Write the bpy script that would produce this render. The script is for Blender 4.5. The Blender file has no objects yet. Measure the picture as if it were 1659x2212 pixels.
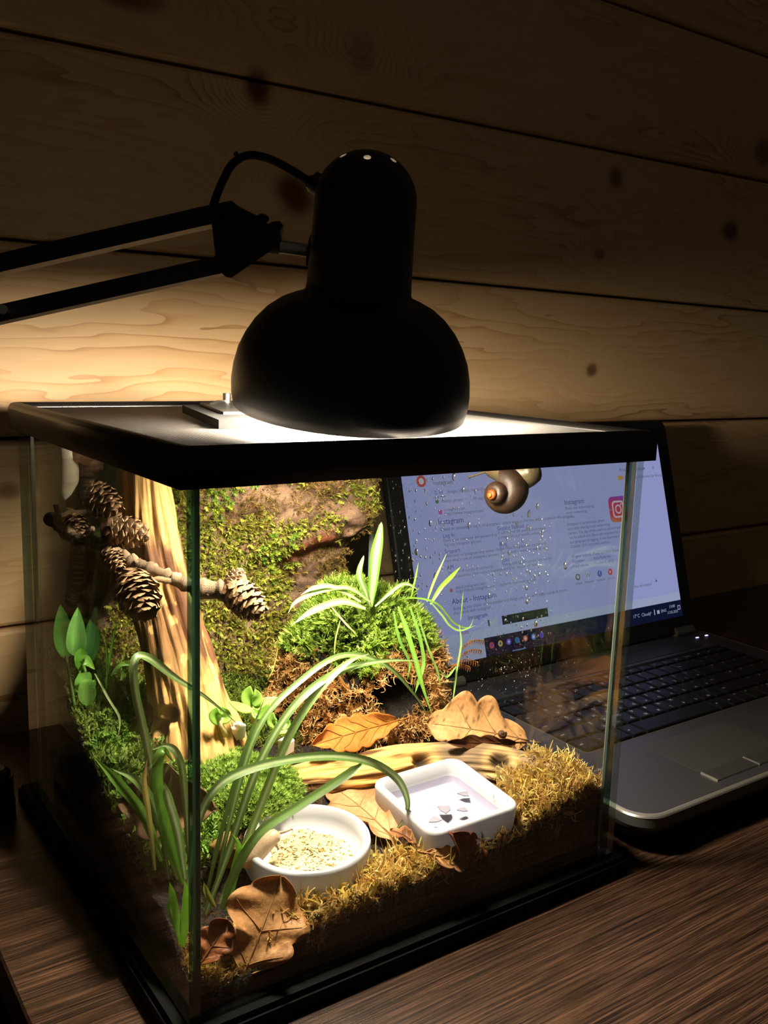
import bpy, bmesh, math, random
import numpy as np
from mathutils import Vector, Matrix, Euler
C = bpy.context.scene.collection
S = bpy.context.scene
random.seed(7); rng = np.random.default_rng(7)
PI = math.pi
# ---------------------------------------------------------------- camera, world, exposure
F_PX = 2001.54
CAM = Vector((-0.15769, -0.37564, 0.33950))
CAM_ROT = Euler((math.radians(80.01603), math.radians(-1.83308), math.radians(-34.66626)))
cd = bpy.data.cameras.new('camera'); cam = bpy.data.objects.new('camera', cd); C.objects.link(cam)
cam.location = CAM; cam.rotation_euler = CAM_ROT
cd.sensor_fit = 'VERTICAL'; cd.sensor_height = 24; cd.lens = 24 * F_PX / 2212; cd.clip_start = 0.01; cd.clip_end = 20
S.camera = cam
w = bpy.data.worlds.new('dark_room'); S.world = w; w.use_nodes = True
w.node_tree.nodes['Background'].inputs[0].default_value = (1.0, .82, .6, 1)
w.node_tree.nodes['Background'].inputs[1].default_value = .022
S.view_settings.view_transform = 'Standard'; S.view_settings.look = 'None'
S.view_settings.gamma = 1; S.view_settings.use_curve_mapping = False
S.view_settings.exposure = 0.0
cy = S.cycles
cy.max_bounces = 10; cy.diffuse_bounces = 4; cy.glossy_bounces = 4; cy.transmission_bounces = 6; cy.transparent_max_bounces = 40
cy.sample_clamp_indirect = 4.0; cy.sample_clamp_direct = 0
cy.caustics_reflective = False; cy.caustics_refractive = False
BULB = 1080.0      # radiance of the lamp's LED bulb
SCREEN = 0.50     # radiance of the laptop's white page
# ---------------------------------------------------------------- measuring helpers (a photo pixel + the plane the thing stands on -> a point of the room)
RM = np.array(CAM_ROT.to_matrix()); CP = np.array(CAM)
def ray(px, py): return RM @ np.array([(px - 829.5) / F_PX, -(py - 1106) / F_PX, -1.0])
def onx(px, py, x): d = ray(px, py); return CP + d * (x - CP[0]) / d[0]
def ony(px, py, y): d = ray(px, py); return CP + d * (y - CP[1]) / d[1]
def onz(px, py, z): d = ray(px, py); return CP + d * (z - CP[2]) / d[2]
def Y3(l): return [ony(*q) for q in l]
W, D, ZP, ZB, ZT, YW = .300, .2933, .0128, .2771, .2956, .430
GT = .006
# ---------------------------------------------------------------- materials
def lin(c):
    f = lambda v: v / 12.92 if v <= .04045 else ((v + .055) / 1.055) ** 2.4
    return tuple(f(v / 255) for v in c) + (1.0,)
def newmat(n):
    m = bpy.data.materials.new(n); m.use_nodes = True; nt = m.node_tree; nt.nodes.clear()
    o = nt.nodes.new('ShaderNodeOutputMaterial'); return m, nt, o
def N(nt, t, **kw):
    n = nt.nodes.new('ShaderNode' + t)
    for k, v in kw.items():
        if k.startswith('i_'): n.inputs[k[2:].replace('_', ' ')].default_value = v
        else: setattr(n, k, v)
    return n
def math_(nt, op, a, b=None, c=None):
    n = nt.nodes.new('ShaderNodeMath'); n.operation = op
    for i, v in enumerate((a, b, c)):
        if v is None: continue
        if isinstance(v, (int, float)): n.inputs[i].default_value = v
        else: nt.links.new(v, n.inputs[i])
    return n.outputs[0]
def ramp(nt, fac, stops):
    r = nt.nodes.new('ShaderNodeValToRGB'); e = r.color_ramp.elements
    while len(e) < len(stops): e.new(.5)
    for k, (p, c) in enumerate(stops): e[k].position = p; e[k].color = c
    nt.links.new(fac, r.inputs[0]); return r.outputs[0]
def mix(nt, fac, a, b, mode='MIX'):
    n = nt.nodes.new('ShaderNodeMix'); n.data_type = 'RGBA'; n.blend_type = mode
    for s, v in ((n.inputs[0], fac), (n.inputs[6], a), (n.inputs[7], b)):
        if isinstance(v, (int, float)): s.default_value = v
        elif isinstance(v, tuple): s.default_value = v
        else: nt.links.new(v, s)
    return n.outputs[2]
def principled(nt, o, color, rough=.5, spec=.5, metal=0, bump=None, bs=.3, bd=.001, **kw):
    p = nt.nodes.new('ShaderNodeBsdfPrincipled')
    if isinstance(color, tuple): p.inputs['Base Color'].default_value = color
    else: nt.links.new(color, p.inputs['Base Color'])
    if isinstance(rough, (int, float)): p.inputs['Roughness'].default_value = rough
    else: nt.links.new(rough, p.inputs['Roughness'])
    p.inputs['Specular IOR Level'].default_value = spec; p.inputs['Metallic'].default_value = metal
    for k, v in kw.items(): p.inputs[k.replace('_', ' ')].default_value = v
    if bump is not None:
        b = nt.nodes.new('ShaderNodeBump'); b.inputs['Strength'].default_value = bs; b.inputs['Distance'].default_value = bd
        nt.links.new(bump, b.inputs['Height']); nt.links.new(b.outputs[0], p.inputs['Normal'])
    nt.links.new(p.outputs[0], o.inputs[0]); return p
def plain(n, c, rough=.5, spec=.5, metal=0, noise=0, nscale=300, **kw):
    m, nt, o = newmat(n); col = lin(c); b = None
    if noise:
        tx = N(nt, 'TexCoord'); no = N(nt, 'TexNoise', i_Scale=nscale, i_Detail=4.0); nt.links.new(tx.outputs['Object'], no.inputs[0])
        col = mix(nt, no.outputs[0], tuple(v * (1 - noise) for v in col[:3]) + (1,), tuple(min(1, v * (1 + noise)) for v in col[:3]) + (1,)); b = no.outputs[0]
    principled(nt, o, col, rough, spec, metal, b, .15, .0005, **kw); return m
def emit(n, c, s):
    m, nt, o = newmat(n); e = N(nt, 'Emission', i_Color=lin(c), i_Strength=s); nt.links.new(e.outputs[0], o.inputs[0]); return m
def vcol(n, rough=.5, spec=.4, trans=.3, noise=0.15, nscale=900, bump=.2):
    # colour carried by the mesh, with a share of light let through (leaves, moss)
    m, nt, o = newmat(n); a = N(nt, 'Attribute', attribute_name='Col'); col = a.outputs[0]; h = None
    tx = N(nt, 'TexCoord'); no = N(nt, 'TexNoise', i_Scale=float(nscale), i_Detail=3.0); nt.links.new(tx.outputs['Object'], no.inputs[0])
    if noise:
        f = math_(nt, 'MULTIPLY_ADD', no.outputs[0], 2 * noise * 1.6, 1 - noise * 1.6)
        mm = nt.nodes.new('ShaderNodeVectorMath'); mm.operation = 'SCALE'; nt.links.new(col, mm.inputs[0]); nt.links.new(f, mm.inputs['Scale']); col = mm.outputs[0]
    p = principled(nt, o, col, rough, spec, 0, no.outputs[0], bump, .0008)
    if trans:
        t = N(nt, 'BsdfTranslucent'); nt.links.new(col, t.inputs[0])
        mx = N(nt, 'MixShader', i_Fac=trans); nt.links.new(p.outputs[0], mx.inputs[1]); nt.links.new(t.outputs[0], mx.inputs[2]); nt.links.new(mx.outputs[0], o.inputs[0])
    return m
def glass_mat(n, tint, rough=0.0, k=1.0, base=.04):
    m, nt, o = newmat(n)
    g = N(nt, 'NewGeometry'); d = nt.nodes.new('ShaderNodeVectorMath'); d.operation = 'DOT_PRODUCT'
    nt.links.new(g.outputs['Incoming'], d.inputs[0]); nt.links.new(g.outputs['Normal'], d.inputs[1])
    c = math_(nt, 'ABSOLUTE', d.outputs['Value']); f = math_(nt, 'POWER', math_(nt, 'SUBTRACT', 1.0, c), 5.0)
    f = math_(nt, 'MULTIPLY', math_(nt, 'MULTIPLY_ADD', f, 1 - base, base), k)
    t = N(nt, 'BsdfTransparent', i_Color=tint); gl = N(nt, 'BsdfGlossy', i_Roughness=rough); gl.inputs[0].default_value = (1, 1, 1, 1)
    mx = N(nt, 'MixShader'); nt.links.new(f, mx.inputs[0]); nt.links.new(t.outputs[0], mx.inputs[1]); nt.links.new(gl.outputs[0], mx.inputs[2]); nt.links.new(mx.outputs[0], o.inputs[0])
    return m
M = {}
M['black'] = plain('black_plastic', (20, 19, 18), .45, .4, noise=.2, nscale=900)
M['lid_black'] = plain('lid_plastic', (9, 9, 8), .65, .1, noise=.15, nscale=700)
M['lid_frame'] = plain('lid_frame_plastic', (22, 20, 18), .42, .45, noise=.12, nscale=700)
M['shade'] = plain('black_enamel', (11, 11, 12), .38, .35)
M['white_in'] = plain('white_enamel', (225, 222, 215), .6, .3)
M['steel'] = plain('steel', (190, 188, 182), .28, .5, 1.0)
M['mesh'] = plain('mesh_wire', (92, 90, 87), .4, .5)
M['mesh_dark'] = plain('mesh_cross', (14, 14, 14), .5, .3)
M['glass'] = glass_mat('clear_glass', (.955, .975, .96, 1))
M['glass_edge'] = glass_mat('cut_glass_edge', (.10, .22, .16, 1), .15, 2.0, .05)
M['glass_edge_lit'] = glass_mat('cut_glass_edge_lit', (.62, .74, .66, 1), .3, 2.0, .08)  # paler copy for the right pane: light caught in its edges, put into the tint
M['seal'] = vcol('silicone_sealant', .25, .5, .5, .05, 400, .05)
M['soil'] = None
M['rubber'] = plain('rubber', (16, 16, 16), .7, .2)
# ---------------------------------------------------------------- mesh helpers
def tag(o, label=None, cat=None, group=None, kind=None):
    if label: o['label'] = label
    if cat: o['category'] = cat
    if group: o['group'] = group
    if kind: o['kind'] = kind
    return o
def thing(name, loc, label=None, cat=None, group=None, kind=None):
    o = bpy.data.objects.new(name, None); o.location = loc; o.empty_display_size = .01; C.objects.link(o)
    return tag(o, label, cat, group, kind)
def adopt(o, parent):
    if parent is not None:
        o.parent = parent
        t = Vector(); p = parent
        while p is not None: t += p.location; p = p.parent
        # children keep the room coordinates they were built in
        o.matrix_parent_inverse = Matrix.Translation(-t) if parent.type == 'EMPTY' else Matrix.Identity(4)
    return o
class MB:
    def __init__(s): s.v = []; s.f = []; s.m = []; s.c = []
    def add(s, vs, fs, mi=0, col=None):
        b = len(s.v); s.v += [tuple(map(float, v)) for v in vs]; s.f += [tuple(i + b for i in f) for f in fs]; s.m += [mi] * len(fs)
        if col is None: col = (1, 1, 1, 1)
        if len(col) == len(vs) and not isinstance(col[0], (int, float)): s.c += list(col)
        else: s.c += [tuple(col)] * len(vs)
        return s
    def box(s, lo, hi, mi=0, mat=None, bev=0, col=None):
        (a, b, c), (d, e, f) = lo, hi
        if bev:
            x0, x1, y0, y1 = a + bev, d - bev, b + bev, e - bev
            vs = [(a, y0, c), (x0, b, c), (x1, b, c), (d, y0, c), (d, y1, c), (x1, e, c), (x0, e, c), (a, y1, c)]
            vs2 = [(x, y, f - bev) for x, y, _ in vs]
            cx, cyy = (a + d) / 2, (b + e) / 2
            ix = lambda x, y: (x + (bev if x < cx else -bev) * .8, y + (bev if y < cyy else -bev) * .8, f)
            vs3 = [ix(x, y) for x, y, _ in vs]
            V = vs + vs2 + vs3; n = 8
            F = [tuple(range(n - 1, -1, -1)), tuple(range(2 * n, 3 * n))]
            for k in (0, n):
                F += [(k + i, k + (i + 1) % n, k + n + (i + 1) % n, k + n + i) for i in range(n)]
        else:
            V = [(a, b, c), (d, b, c), (d, e, c), (a, e, c), (a, b, f), (d, b, f), (d, e, f), (a, e, f)]
            F = [(3, 2, 1, 0), (4, 5, 6, 7), (0, 1, 5, 4), (1, 2, 6, 5), (2, 3, 7, 6), (3, 0, 4, 7)]
        if mat is not None: V = [tuple(mat @ Vector(v)) for v in V]
        return s.add(V, F, mi, col)
    def bar(s, p, q, wd, ht, side=None, mi=0):
        p, q = Vector(p), Vector(q); d = q - p; L = d.length; d.normalize()
        a = Vector(side) if side is not None else Vector((0, 0, 1)); a = (a - d * a.dot(d)).normalized(); b = d.cross(a)
        m = Matrix((d, b, a)).transposed().to_4x4(); m.translation = p
        return s.box((0, -wd / 2, -ht / 2), (L, wd / 2, ht / 2), mi, m)
    def tube(s, pts, r, n=10, cap=True, mi=0, col=None):
        pts = [Vector(p) for p in pts]; k = len(pts)
        r = [r] * k if isinstance(r, (int, float)) else list(r)
        t0 = (pts[1] - pts[0]).normalized(); u = t0.orthogonal().normalized(); V = []; cols = []
        for i, p in enumerate(pts):
            t = (pts[min(i + 1, k - 1)] - pts[max(i - 1, 0)]).normalized(); u = (u - t * u.dot(t)).normalized(); v = t.cross(u)
            for j in range(n):
                a = 2 * PI * j / n; V.append(p + (u * math.cos(a) + v * math.sin(a)) * r[i])
                if col is not None and not isinstance(col, tuple): cols.append(col[i])
        F = [(i * n + j, i * n + (j + 1) % n, (i + 1) * n + (j + 1) % n, (i + 1) * n + j) for i in range(k - 1) for j in range(n)]
        if cap: F += [tuple(range(n - 1, -1, -1)), tuple(range((k - 1) * n, k * n))]
        return s.add(V, F, mi, cols if cols else col)
    def lathe(s, prof, org, ax, n=48, mi=None, closed=False):
        ax = Vector(ax).normalized(); u = ax.orthogonal().normalized(); v = ax.cross(u); org = Vector(org); V = []; F = []; rows = []
        for r, h in prof:
            if r < 1e-6: rows.append([len(V)]); V.append(org + ax * h)
            else:
                rows.append(list(range(len(V), len(V) + n)))
                V += [org + ax * h + (u * math.cos(2 * PI * j / n) + v * math.sin(2 * PI * j / n)) * r for j in range(n)]
        mm = []
        R = list(range(len(rows) - 1))
        pairs = [(rows[i], rows[i + 1], i) for i in R]
        if closed: pairs.append((rows[-1], rows[0], len(rows) - 1))
        for A, B, i in pairs:
            q = 0 if mi is None else (mi if isinstance(mi, int) else mi[i])
            for j in range(n):
                a, b = A[j % len(A)], A[(j + 1) % len(A)]; c, d = B[(j + 1) % len(B)], B[j % len(B)]
                f = []
                for x in (a, b, c, d):
                    if x not in f: f.append(x)
                if len(f) > 2: F.append(tuple(f)); mm.append(q)
        b = len(s.v); s.v += [tuple(x) for x in V]; s.f += [tuple(i + b for i in f) for f in F]; s.m += mm; s.c += [(1, 1, 1, 1)] * len(V)
        return s
    def cyl(s, p, q, r, n=16, mi=0): return s.tube([p, q], r, n, True, mi)
    def build(s, name, mats, parent=None, smooth=False, col=False, kind=None, label=None):
        me = bpy.data.meshes.new(name); me.from_pydata(s.v, [], s.f)
        for m in (mats if isinstance(mats, (list, tuple)) else [mats]): me.materials.append(m)
        me.polygons.foreach_set('material_index', s.m)
        if col:
            a = me.color_attributes.new('Col', 'FLOAT_COLOR', 'POINT'); a.data.foreach_set('color', np.array(s.c, dtype=np.float32).ravel())
        if smooth: me.polygons.foreach_set('use_smooth', [True] * len(s.f))
        me.update(); o = bpy.data.objects.new(name, me); C.objects.link(o); adopt(o, parent)
        if kind: o['kind'] = kind
        if label: o['label'] = label
        return o
def np_mesh(name, V, F, cols, mat, parent=None, smooth=False, kind=None):
    # V (n,3), F (m,3) or (m,4) as arrays: quick for hundreds of thousands of faces
    me = bpy.data.meshes.new(name); k = F.shape[1]
    me.vertices.add(len(V)); me.vertices.foreach_set('co', V.astype(np.float32).ravel())
    me.loops.add(F.size); me.loops.foreach_set('vertex_index', F.astype(np.int32).ravel())
    me.polygons.add(len(F)); me.polygons.foreach_set('loop_start', np.arange(0, F.size, k, dtype=np.int32))
    me.update(calc_edges=True)
    if cols is not None:
        a = me.color_attributes.new('Col', 'FLOAT_COLOR', 'POINT'); a.data.foreach_set('color', np.concatenate([cols, np.ones((len(cols), 1))], 1).astype(np.float32).ravel())
    if smooth: me.polygons.foreach_set('use_smooth', np.ones(len(F), dtype=bool))
    me.materials.append(mat); me.validate(); o = bpy.data.objects.new(name, me); C.objects.link(o); adopt(o, parent)
    if kind: o['kind'] = kind
    return o
def copy_tree(o, parent=None):
    c = o.copy(); C.objects.link(c)
    if parent is not None: c.parent = parent
    for ch in list(o.children): copy_tree(ch, c)
    return c
def hsh(i, j, k, s): 
    n = (i * 374761393 + j * 668265263 + k * 2147483647 + s * 144665) & 0x7fffffff
    n = ((n ^ (n >> 13)) * 1274126177) & 0x7fffffff
    return ((n ^ (n >> 16)) & 0xffff) / 65535.0
def vnoise(P, sc, seed=0, octv=3):
    P = np.asarray(P, dtype=float); out = np.zeros(P.shape[:-1]); amp = 1; tot = 0
    for o in range(octv):
        q = P * sc * 2 ** o + 1000.37; i = np.floor(q).astype(np.int64); f = q - i; f = f * f * (3 - 2 * f); r = 0
        for a in (0, 1):
            for b in (0, 1):
                for c in (0, 1):
                    wgt = (f[..., 0] if a else 1 - f[..., 0]) * (f[..., 1] if b else 1 - f[..., 1]) * (f[..., 2] if c else 1 - f[..., 2])
                    r = r + wgt * hsh(i[..., 0] + a, i[..., 1] + b, i[..., 2] + c, seed + o)
        out += amp * r; tot += amp; amp *= .5
    return out / tot
def spline(pts, n):
    P = np.array(pts, dtype=float); k = len(P); Q = np.vstack([2 * P[0] - P[1], P, 2 * P[-1] - P[-2]]); out = []
    for t in np.linspace(0, k - 1 - 1e-9, n):
        i = int(t); u = t - i; a, b, c, d = Q[i], Q[i + 1], Q[i + 2], Q[i + 3]
        out.append(.5 * (2 * b + (c - a) * u + (2 * a - 5 * b + 4 * c - d) * u * u + (3 * b - a - 3 * c + d) * u ** 3))
    return np.array(out)
def blade(mb, pts, width, face=(-.45, -.7, .55), n=22, prof=None, fold=.25, col=(90, 140, 60), stripe=None, tipcol=None, across=5, twist=0.0, wave=0.0):
    P = spline(pts, n); V = []; cc = []; c0 = np.array(lin(col)[:3]); c1 = np.array(lin(stripe)[:3]) if stripe else c0; ct = np.array(lin(tipcol)[:3]) if tipcol else None
    for i in range(n):
        t = P[min(i + 1, n - 1)] - P[max(i - 1, 0)]; t /= np.linalg.norm(t) + 1e-9; u = i / (n - 1)
        fc = np.array(face, dtype=float)
        s = np.cross(t, fc)
        if np.linalg.norm(s) < .05: s = np.cross(t, (.3, .1, 1))
        s /= np.linalg.norm(s); nn = np.cross(s, t)
        if twist: a = twist * u; s, nn = s * math.cos(a) + nn * math.sin(a), nn * math.cos(a) - s * math.sin(a)
        wd = width * (prof(u) if prof else min(1, .45 + u * 2.2) * min(1, (1 - u) * 3.0 + .02)); 
        for j in range(across):
            x = (j / (across - 1) - .5) * 2
            V.append(P[i] + s * x * wd / 2 + nn * (fold * abs(x) * wd / 2 + wave * wd * math.sin(u * 17 + x * 2) * x))
            c = c0 + (c1 - c0) * (1 if abs(x) < .34 else 0) * (.85 if stripe else 0)
            if ct is not None: c = c + (ct - c) * max(0, (u - .6) / .4)
            cc.append(tuple(c) + (1,))
    F = [(i * across + j, i * across + j + 1, (i + 1) * across + j + 1, (i + 1) * across + j) for i in range(n - 1) for j in range(across - 1)]
    return mb.add(V, F, 0, cc)
ovate = lambda u: max(.06, math.sin(PI * min(1, u ** .75 * 1.0)) ** .8) if u < 1 else .02
# ================================================================ ROOM: plank wall, desk, floor
def wood_wall():
    m, nt, o = newmat('pine_planks')
    tx = N(nt, 'TexCoord'); sp = N(nt, 'SeparateXYZ'); nt.links.new(tx.outputs['Object'], sp.inputs[0]); x, z = sp.outputs[0], sp.outputs[2]
    oi = N(nt, 'ObjectInfo')
    mp = N(nt, 'Mapping'); mp.inputs['Scale'].default_value = (2.2, 1, 14); nt.links.new(tx.outputs['Object'], mp.inputs[0])
    n1 = N(nt, 'TexNoise', i_Scale=1.6, i_Detail=3.0, i_Roughness=.55); nt.links.new(mp.outputs[0], n1.inputs[0])
    g = math_(nt, 'MULTIPLY_ADD', n1.outputs[0], .075, math_(nt, 'MULTIPLY', z, .55))
    g = math_(nt, 'ADD', g, math_(nt, 'MULTIPLY', oi.outputs['Random'], 3.7))
    dark = None
    for kx, kz, sx, sz, am in ((.293, .481, .020, .020, 1), (.253, .569, .013, .016, 1), (.73, .551, .012, .012, .8), (.965, .511, .018, .014, .9), (.711, .46, .009, .007, .7),
                               (.712, .322, .010, .0085, .8), (.022, .213, .012, .008, .7), (.136, .62, .03, .012, .8), (.36, .62, .016, .02, .35), (1.02, .62, .02, .02, .7), (-.2, .33, .015, .012, .8), (-.22, .52, .016, .014, .8), (1.3, .36, .015, .012, .8)):
        dx = math_(nt, 'DIVIDE', math_(nt, 'SUBTRACT', x, kx), sx); dz = math_(nt, 'DIVIDE', math_(nt, 'SUBTRACT', z, kz), sz)
        wob = math_(nt, 'MULTIPLY', math_(nt, 'SUBTRACT', n1.outputs[0], .5), 1.4)
        d2 = math_(nt, 'ADD', math_(nt, 'POWER', math_(nt, 'ADD', dx, wob), 2.0), math_(nt, 'POWER', dz, 2.0))
        dw = math_(nt, 'ADD', math_(nt, 'MULTIPLY', math_(nt, 'MULTIPLY', dx, dx), .10), math_(nt, 'MULTIPLY', math_(nt, 'MULTIPLY', dz, dz), .22))
        g = math_(nt, 'ADD', g, math_(nt, 'MULTIPLY', math_(nt, 'EXPONENT', math_(nt, 'MULTIPLY', dw, -1.0)), .10))
        kd = math_(nt, 'MULTIPLY', math_(nt, 'SMOOTH_MIN', 1.0, math_(nt, 'EXPONENT', math_(nt, 'MULTIPLY', math_(nt, 'POWER', d2, 2.0), -1.0)), .05), am)
        dark = kd if dark is None else math_(nt, 'MAXIMUM', dark, kd)
    fr = math_(nt, 'FRACT', math_(nt, 'MULTIPLY', g, 95.0))
    ring = math_(nt, 'POWER', fr, 2.2)
    n3 = N(nt, 'TexNoise', i_Scale=2.0, i_Detail=2.0); mp3 = N(nt, 'Mapping'); mp3.inputs['Scale'].default_value = (1.2, 1, 7); nt.links.new(tx.outputs['Object'], mp3.inputs[0]); nt.links.new(mp3.outputs[0], n3.inputs[0])
    amt = math_(nt, 'MULTIPLY', ring, ramp(nt, n3.outputs[0], [(.32, (.12,) * 3 + (1,)), (.68, (1, 1, 1, 1))]))
    col = ramp(nt, amt, [(0, lin((218, 186, 140))), (.45, lin((208, 170, 120))), (1, lin((146, 98, 56)))])
    fn = N(nt, 'TexNoise', i_Scale=1.0, i_Detail=5.0, i_Roughness=.7); mp2 = N(nt, 'Mapping'); mp2.inputs['Scale'].default_value = (25, 1, 900); nt.links.new(tx.outputs['Object'], mp2.inputs[0]); nt.links.new(mp2.outputs[0], fn.inputs[0])
    col = mix(nt, math_(nt, 'MULTIPLY', fn.outputs[0], .5), col, lin((184, 142, 96)), 'MIX')
    col = mix(nt, dark, col, lin((84, 36, 18)))
    principled(nt, o, col, .55, .3, 0, fn.outputs[0], .12, .0006); return m
M['wall'] = wood_wall()
def seam_plank(z0, z1, tilt0, tilt1):
    # board of the wall: its long edges run almost level, with a rounded shoulder at each edge
    xs = (-1.3, 2.4); g = .0016; b = .004; V = []; F = []
    prof = [(z0 + g, .018), (z0 + g, b), (z0 + g + b * .35, b * .35), (z0 + g + b, 0), (z1 - g - b, 0), (z1 - g - b * .35, b * .35), (z1 - g, b), (z1 - g, .018)]
    for x in xs:
        for k, (z, y) in enumerate(prof):
            V.append((x, YW + y, z + (x - .4) * (tilt0 if k < 4 else tilt1)))
    n = len(prof); F = [(j, n + j, n + j + 1, j + 1) for j in range(n - 1)] + [tuple(range(n)), tuple(range(2 * n - 1, n - 1, -1)), (n - 1, 2 * n - 1, n, 0)]
    return V, F
wall = thing('wall_back', (.4, YW + .02, .3), kind='structure')
tl = {0: 0, 1: 0, 2: 0, 3: .006, 4: .010, 5: 0}
zs = [-.22, -.065, .0938, .2560, .4146, .5780, .742, .90, 1.06]
tt = [0, 0, 0, 0, -.006, .010, .0, 0, 0]
for a in range(len(zs) - 1):
    mb = MB(); mb.add(*seam_plank(zs[a], zs[a + 1], tt[a], tt[a + 1])); mb.build('plank', M['wall'], wall)
mb = MB(); mb.box((-1.3, YW + .017, -.4), (2.4, YW + .04, 1.1)); mb.build('backing', plain('wall_backing', (24, 15, 9), .9, .1), wall)
def desk_mat():
    m, nt, o = newmat('dark_oak_laminate'); tx = N(nt, 'TexCoord')
    mp = N(nt, 'Mapping'); mp.inputs['Scale'].default_value = (14, 800, 1); nt.links.new(tx.outputs['Object'], mp.inputs[0])
    n1 = N(nt, 'TexNoise', i_Scale=1.0, i_Detail=5.0, i_Roughness=.65, i_Distortion=.4); nt.links.new(mp.outputs[0], n1.inputs[0])
    mp2 = N(nt, 'Mapping'); mp2.inputs['Scale'].default_value = (4, 70, 1); nt.links.new(tx.outputs['Object'], mp2.inputs[0])
    n2 = N(nt, 'TexNoise', i_Scale=1.0, i_Detail=3.0); nt.links.new(mp2.outputs[0], n2.inputs[0])
    f = math_(nt, 'MULTIPLY_ADD', n2.outputs[0], .18, math_(nt, 'MULTIPLY', n1.outputs[0], .92))
    col = ramp(nt, f, [(.40, lin((18, 11, 8))), (.55, lin((54, 37, 27))), (.68, lin((94, 66, 49)))])
    principled(nt, o, col, .30, .55, 0, n1.outputs[0], .3, .0006); return m
M['desk'] = desk_mat()
desk = thing('desk', (.6, .1, -.74), 'dark brown wood-grain desk under the terrarium and the laptop', 'desk')
mb = MB(); mb.box((-.060, -.34, -.026), (1.5, YW - .001, 0), bev=.0015); mb.build('desk_top', M['desk'], desk)
for x in (.0, 1.44):
    mb = MB(); mb.box((x, -.30, -.74), (x + .022, YW - .04, -.026)); mb.build('side_panel', M['desk'], desk)
mb = MB(); mb.box((-2, -2.2, -.76), (2.6, YW + .04, -.74)); o = mb.build('floor', plain('dark_floor', (60, 44, 32), .6, .3, noise=.3, nscale=8)); o['kind'] = 'structure'
# ================================================================ TERRARIUM
tank = thing('terrarium', (W / 2, D / 2, 0), 'square glass terrarium on a black base standing beside the open laptop', 'terrarium')
def pane(lo, hi, thin, em='glass_edge'):
    # polished faces clear, cut edges green
    mb = MB(); mb.box(lo, hi); ax = {'x': 0, 'y': 1, 'z': 2}[thin]
    for k, f in enumerate(mb.f):
        vs = np.array([mb.v[i] for i in f]); mb.m[k] = 0 if np.ptp(vs[:, ax]) < 1e-6 else 1
    return mb.build('glass_pane', [M['glass'], M[em]], tank)
z0g = .014
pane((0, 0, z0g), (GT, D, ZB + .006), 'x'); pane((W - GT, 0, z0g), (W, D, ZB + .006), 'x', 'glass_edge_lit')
e = .0003
pane((GT + e, e, z0g), (W - GT - e, GT, ZB + .006), 'y'); pane((GT + e, D - GT, z0g), (W - GT - e, D - e, ZB + .006), 'y')
seal = lin((176, 186, 176))
for x, y, sx, sy in ((GT, GT, 1, 1), (W - GT, GT, -1, 1), (GT, D - GT, 1, -1), (W - GT, D - GT, -1, -1)):
    mb = MB(); q = .0028; z1, z2 = z0g + .004, ZB
    mb.add([(x, y, z1), (x + sx * q, y, z1), (x, y + sy * q, z1), (x, y, z2), (x + sx * q, y, z2), (x, y + sy * q, z2)], [(0, 1, 2), (3, 5, 4), (0, 3, 4, 1), (1, 4, 5, 2), (2, 5, 3, 0)], 0, seal)
    mb.build('silicone_seal', M['seal'], tank, col=True)
mb = MB()   # base tray: stepped black rim round the foot of the glass
for k, (off, za, zb) in enumerate(((.0075, 0, .0095), (.0055, .0095, ZP))):
    for lo, hi in (((-off, -off), (W + off, -.0005)), ((-off, D + .0005), (W + off, D + off)), ((-off, -.0005), (-.0005, D + .0005)), ((W + .0005, -.0005), (W + off, D + .0005))):
        mb.box((*lo, za), (*hi, zb))
mb.box((-.0005, -.0005, .004), (W + .0005, D + .0005, .012)); mb.build('base_tray', M['lid_black'], tank)
# ---- lid
lid = thing('screen_cover', (W / 2, D / 2, ZB), 'black framed cover with fine wire mesh lying on top of the glass terrarium', 'cover')
def sweep_rect(mb, prof, x0, y0, x1, y1):
    # prof: (inward offset, z); mitred frame round a rectangle
    R = []
    for a, z in prof: R.append([(x0 + a, y0 + a, z), (x1 - a, y0 + a, z), (x1 - a, y1 - a, z), (x0 + a, y1 - a, z)])
    V = [p for r in R for p in r]; n = len(prof)
    F = [(i * 4 + j, i * 4 + (j + 1) % 4, ((i + 1) % n) * 4 + (j + 1) % 4, ((i + 1) % n) * 4 + j) for i in range(n) for j in range(4)]
    return mb.add(V, F)
OV = .005; ZM = ZT - .0035
fp = [(0, ZB), (0, ZT - .0045), (.0006, ZT - .0024), (.0018, ZT - .0009), (.0035, ZT - .0002), (.0052, ZT), (.0075, ZT - .0006), (.009, ZT - .0018), (.0094, ZM + .0002), (.0094, ZM - .006), (.0043, ZM - .006), (.0043, ZB)]
mb = MB(); sweep_rect(mb, fp, -OV, -OV, W + OV, D + OV); o = mb.build('lid_frame', M['lid_frame'], lid, True)
mb = MB(); ip = [(.0096, ZM - .0045), (.0096, ZM + .0006), (.0112, ZM + .0010), (.0128, ZM + .0006), (.0128, ZM - .0045)]
sweep_rect(mb, ip, -OV, -OV, W + OV, D + OV); mb.build('inner_frame', plain('frame_metal', (110, 108, 106), .35, .5, .6), lid)
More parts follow.
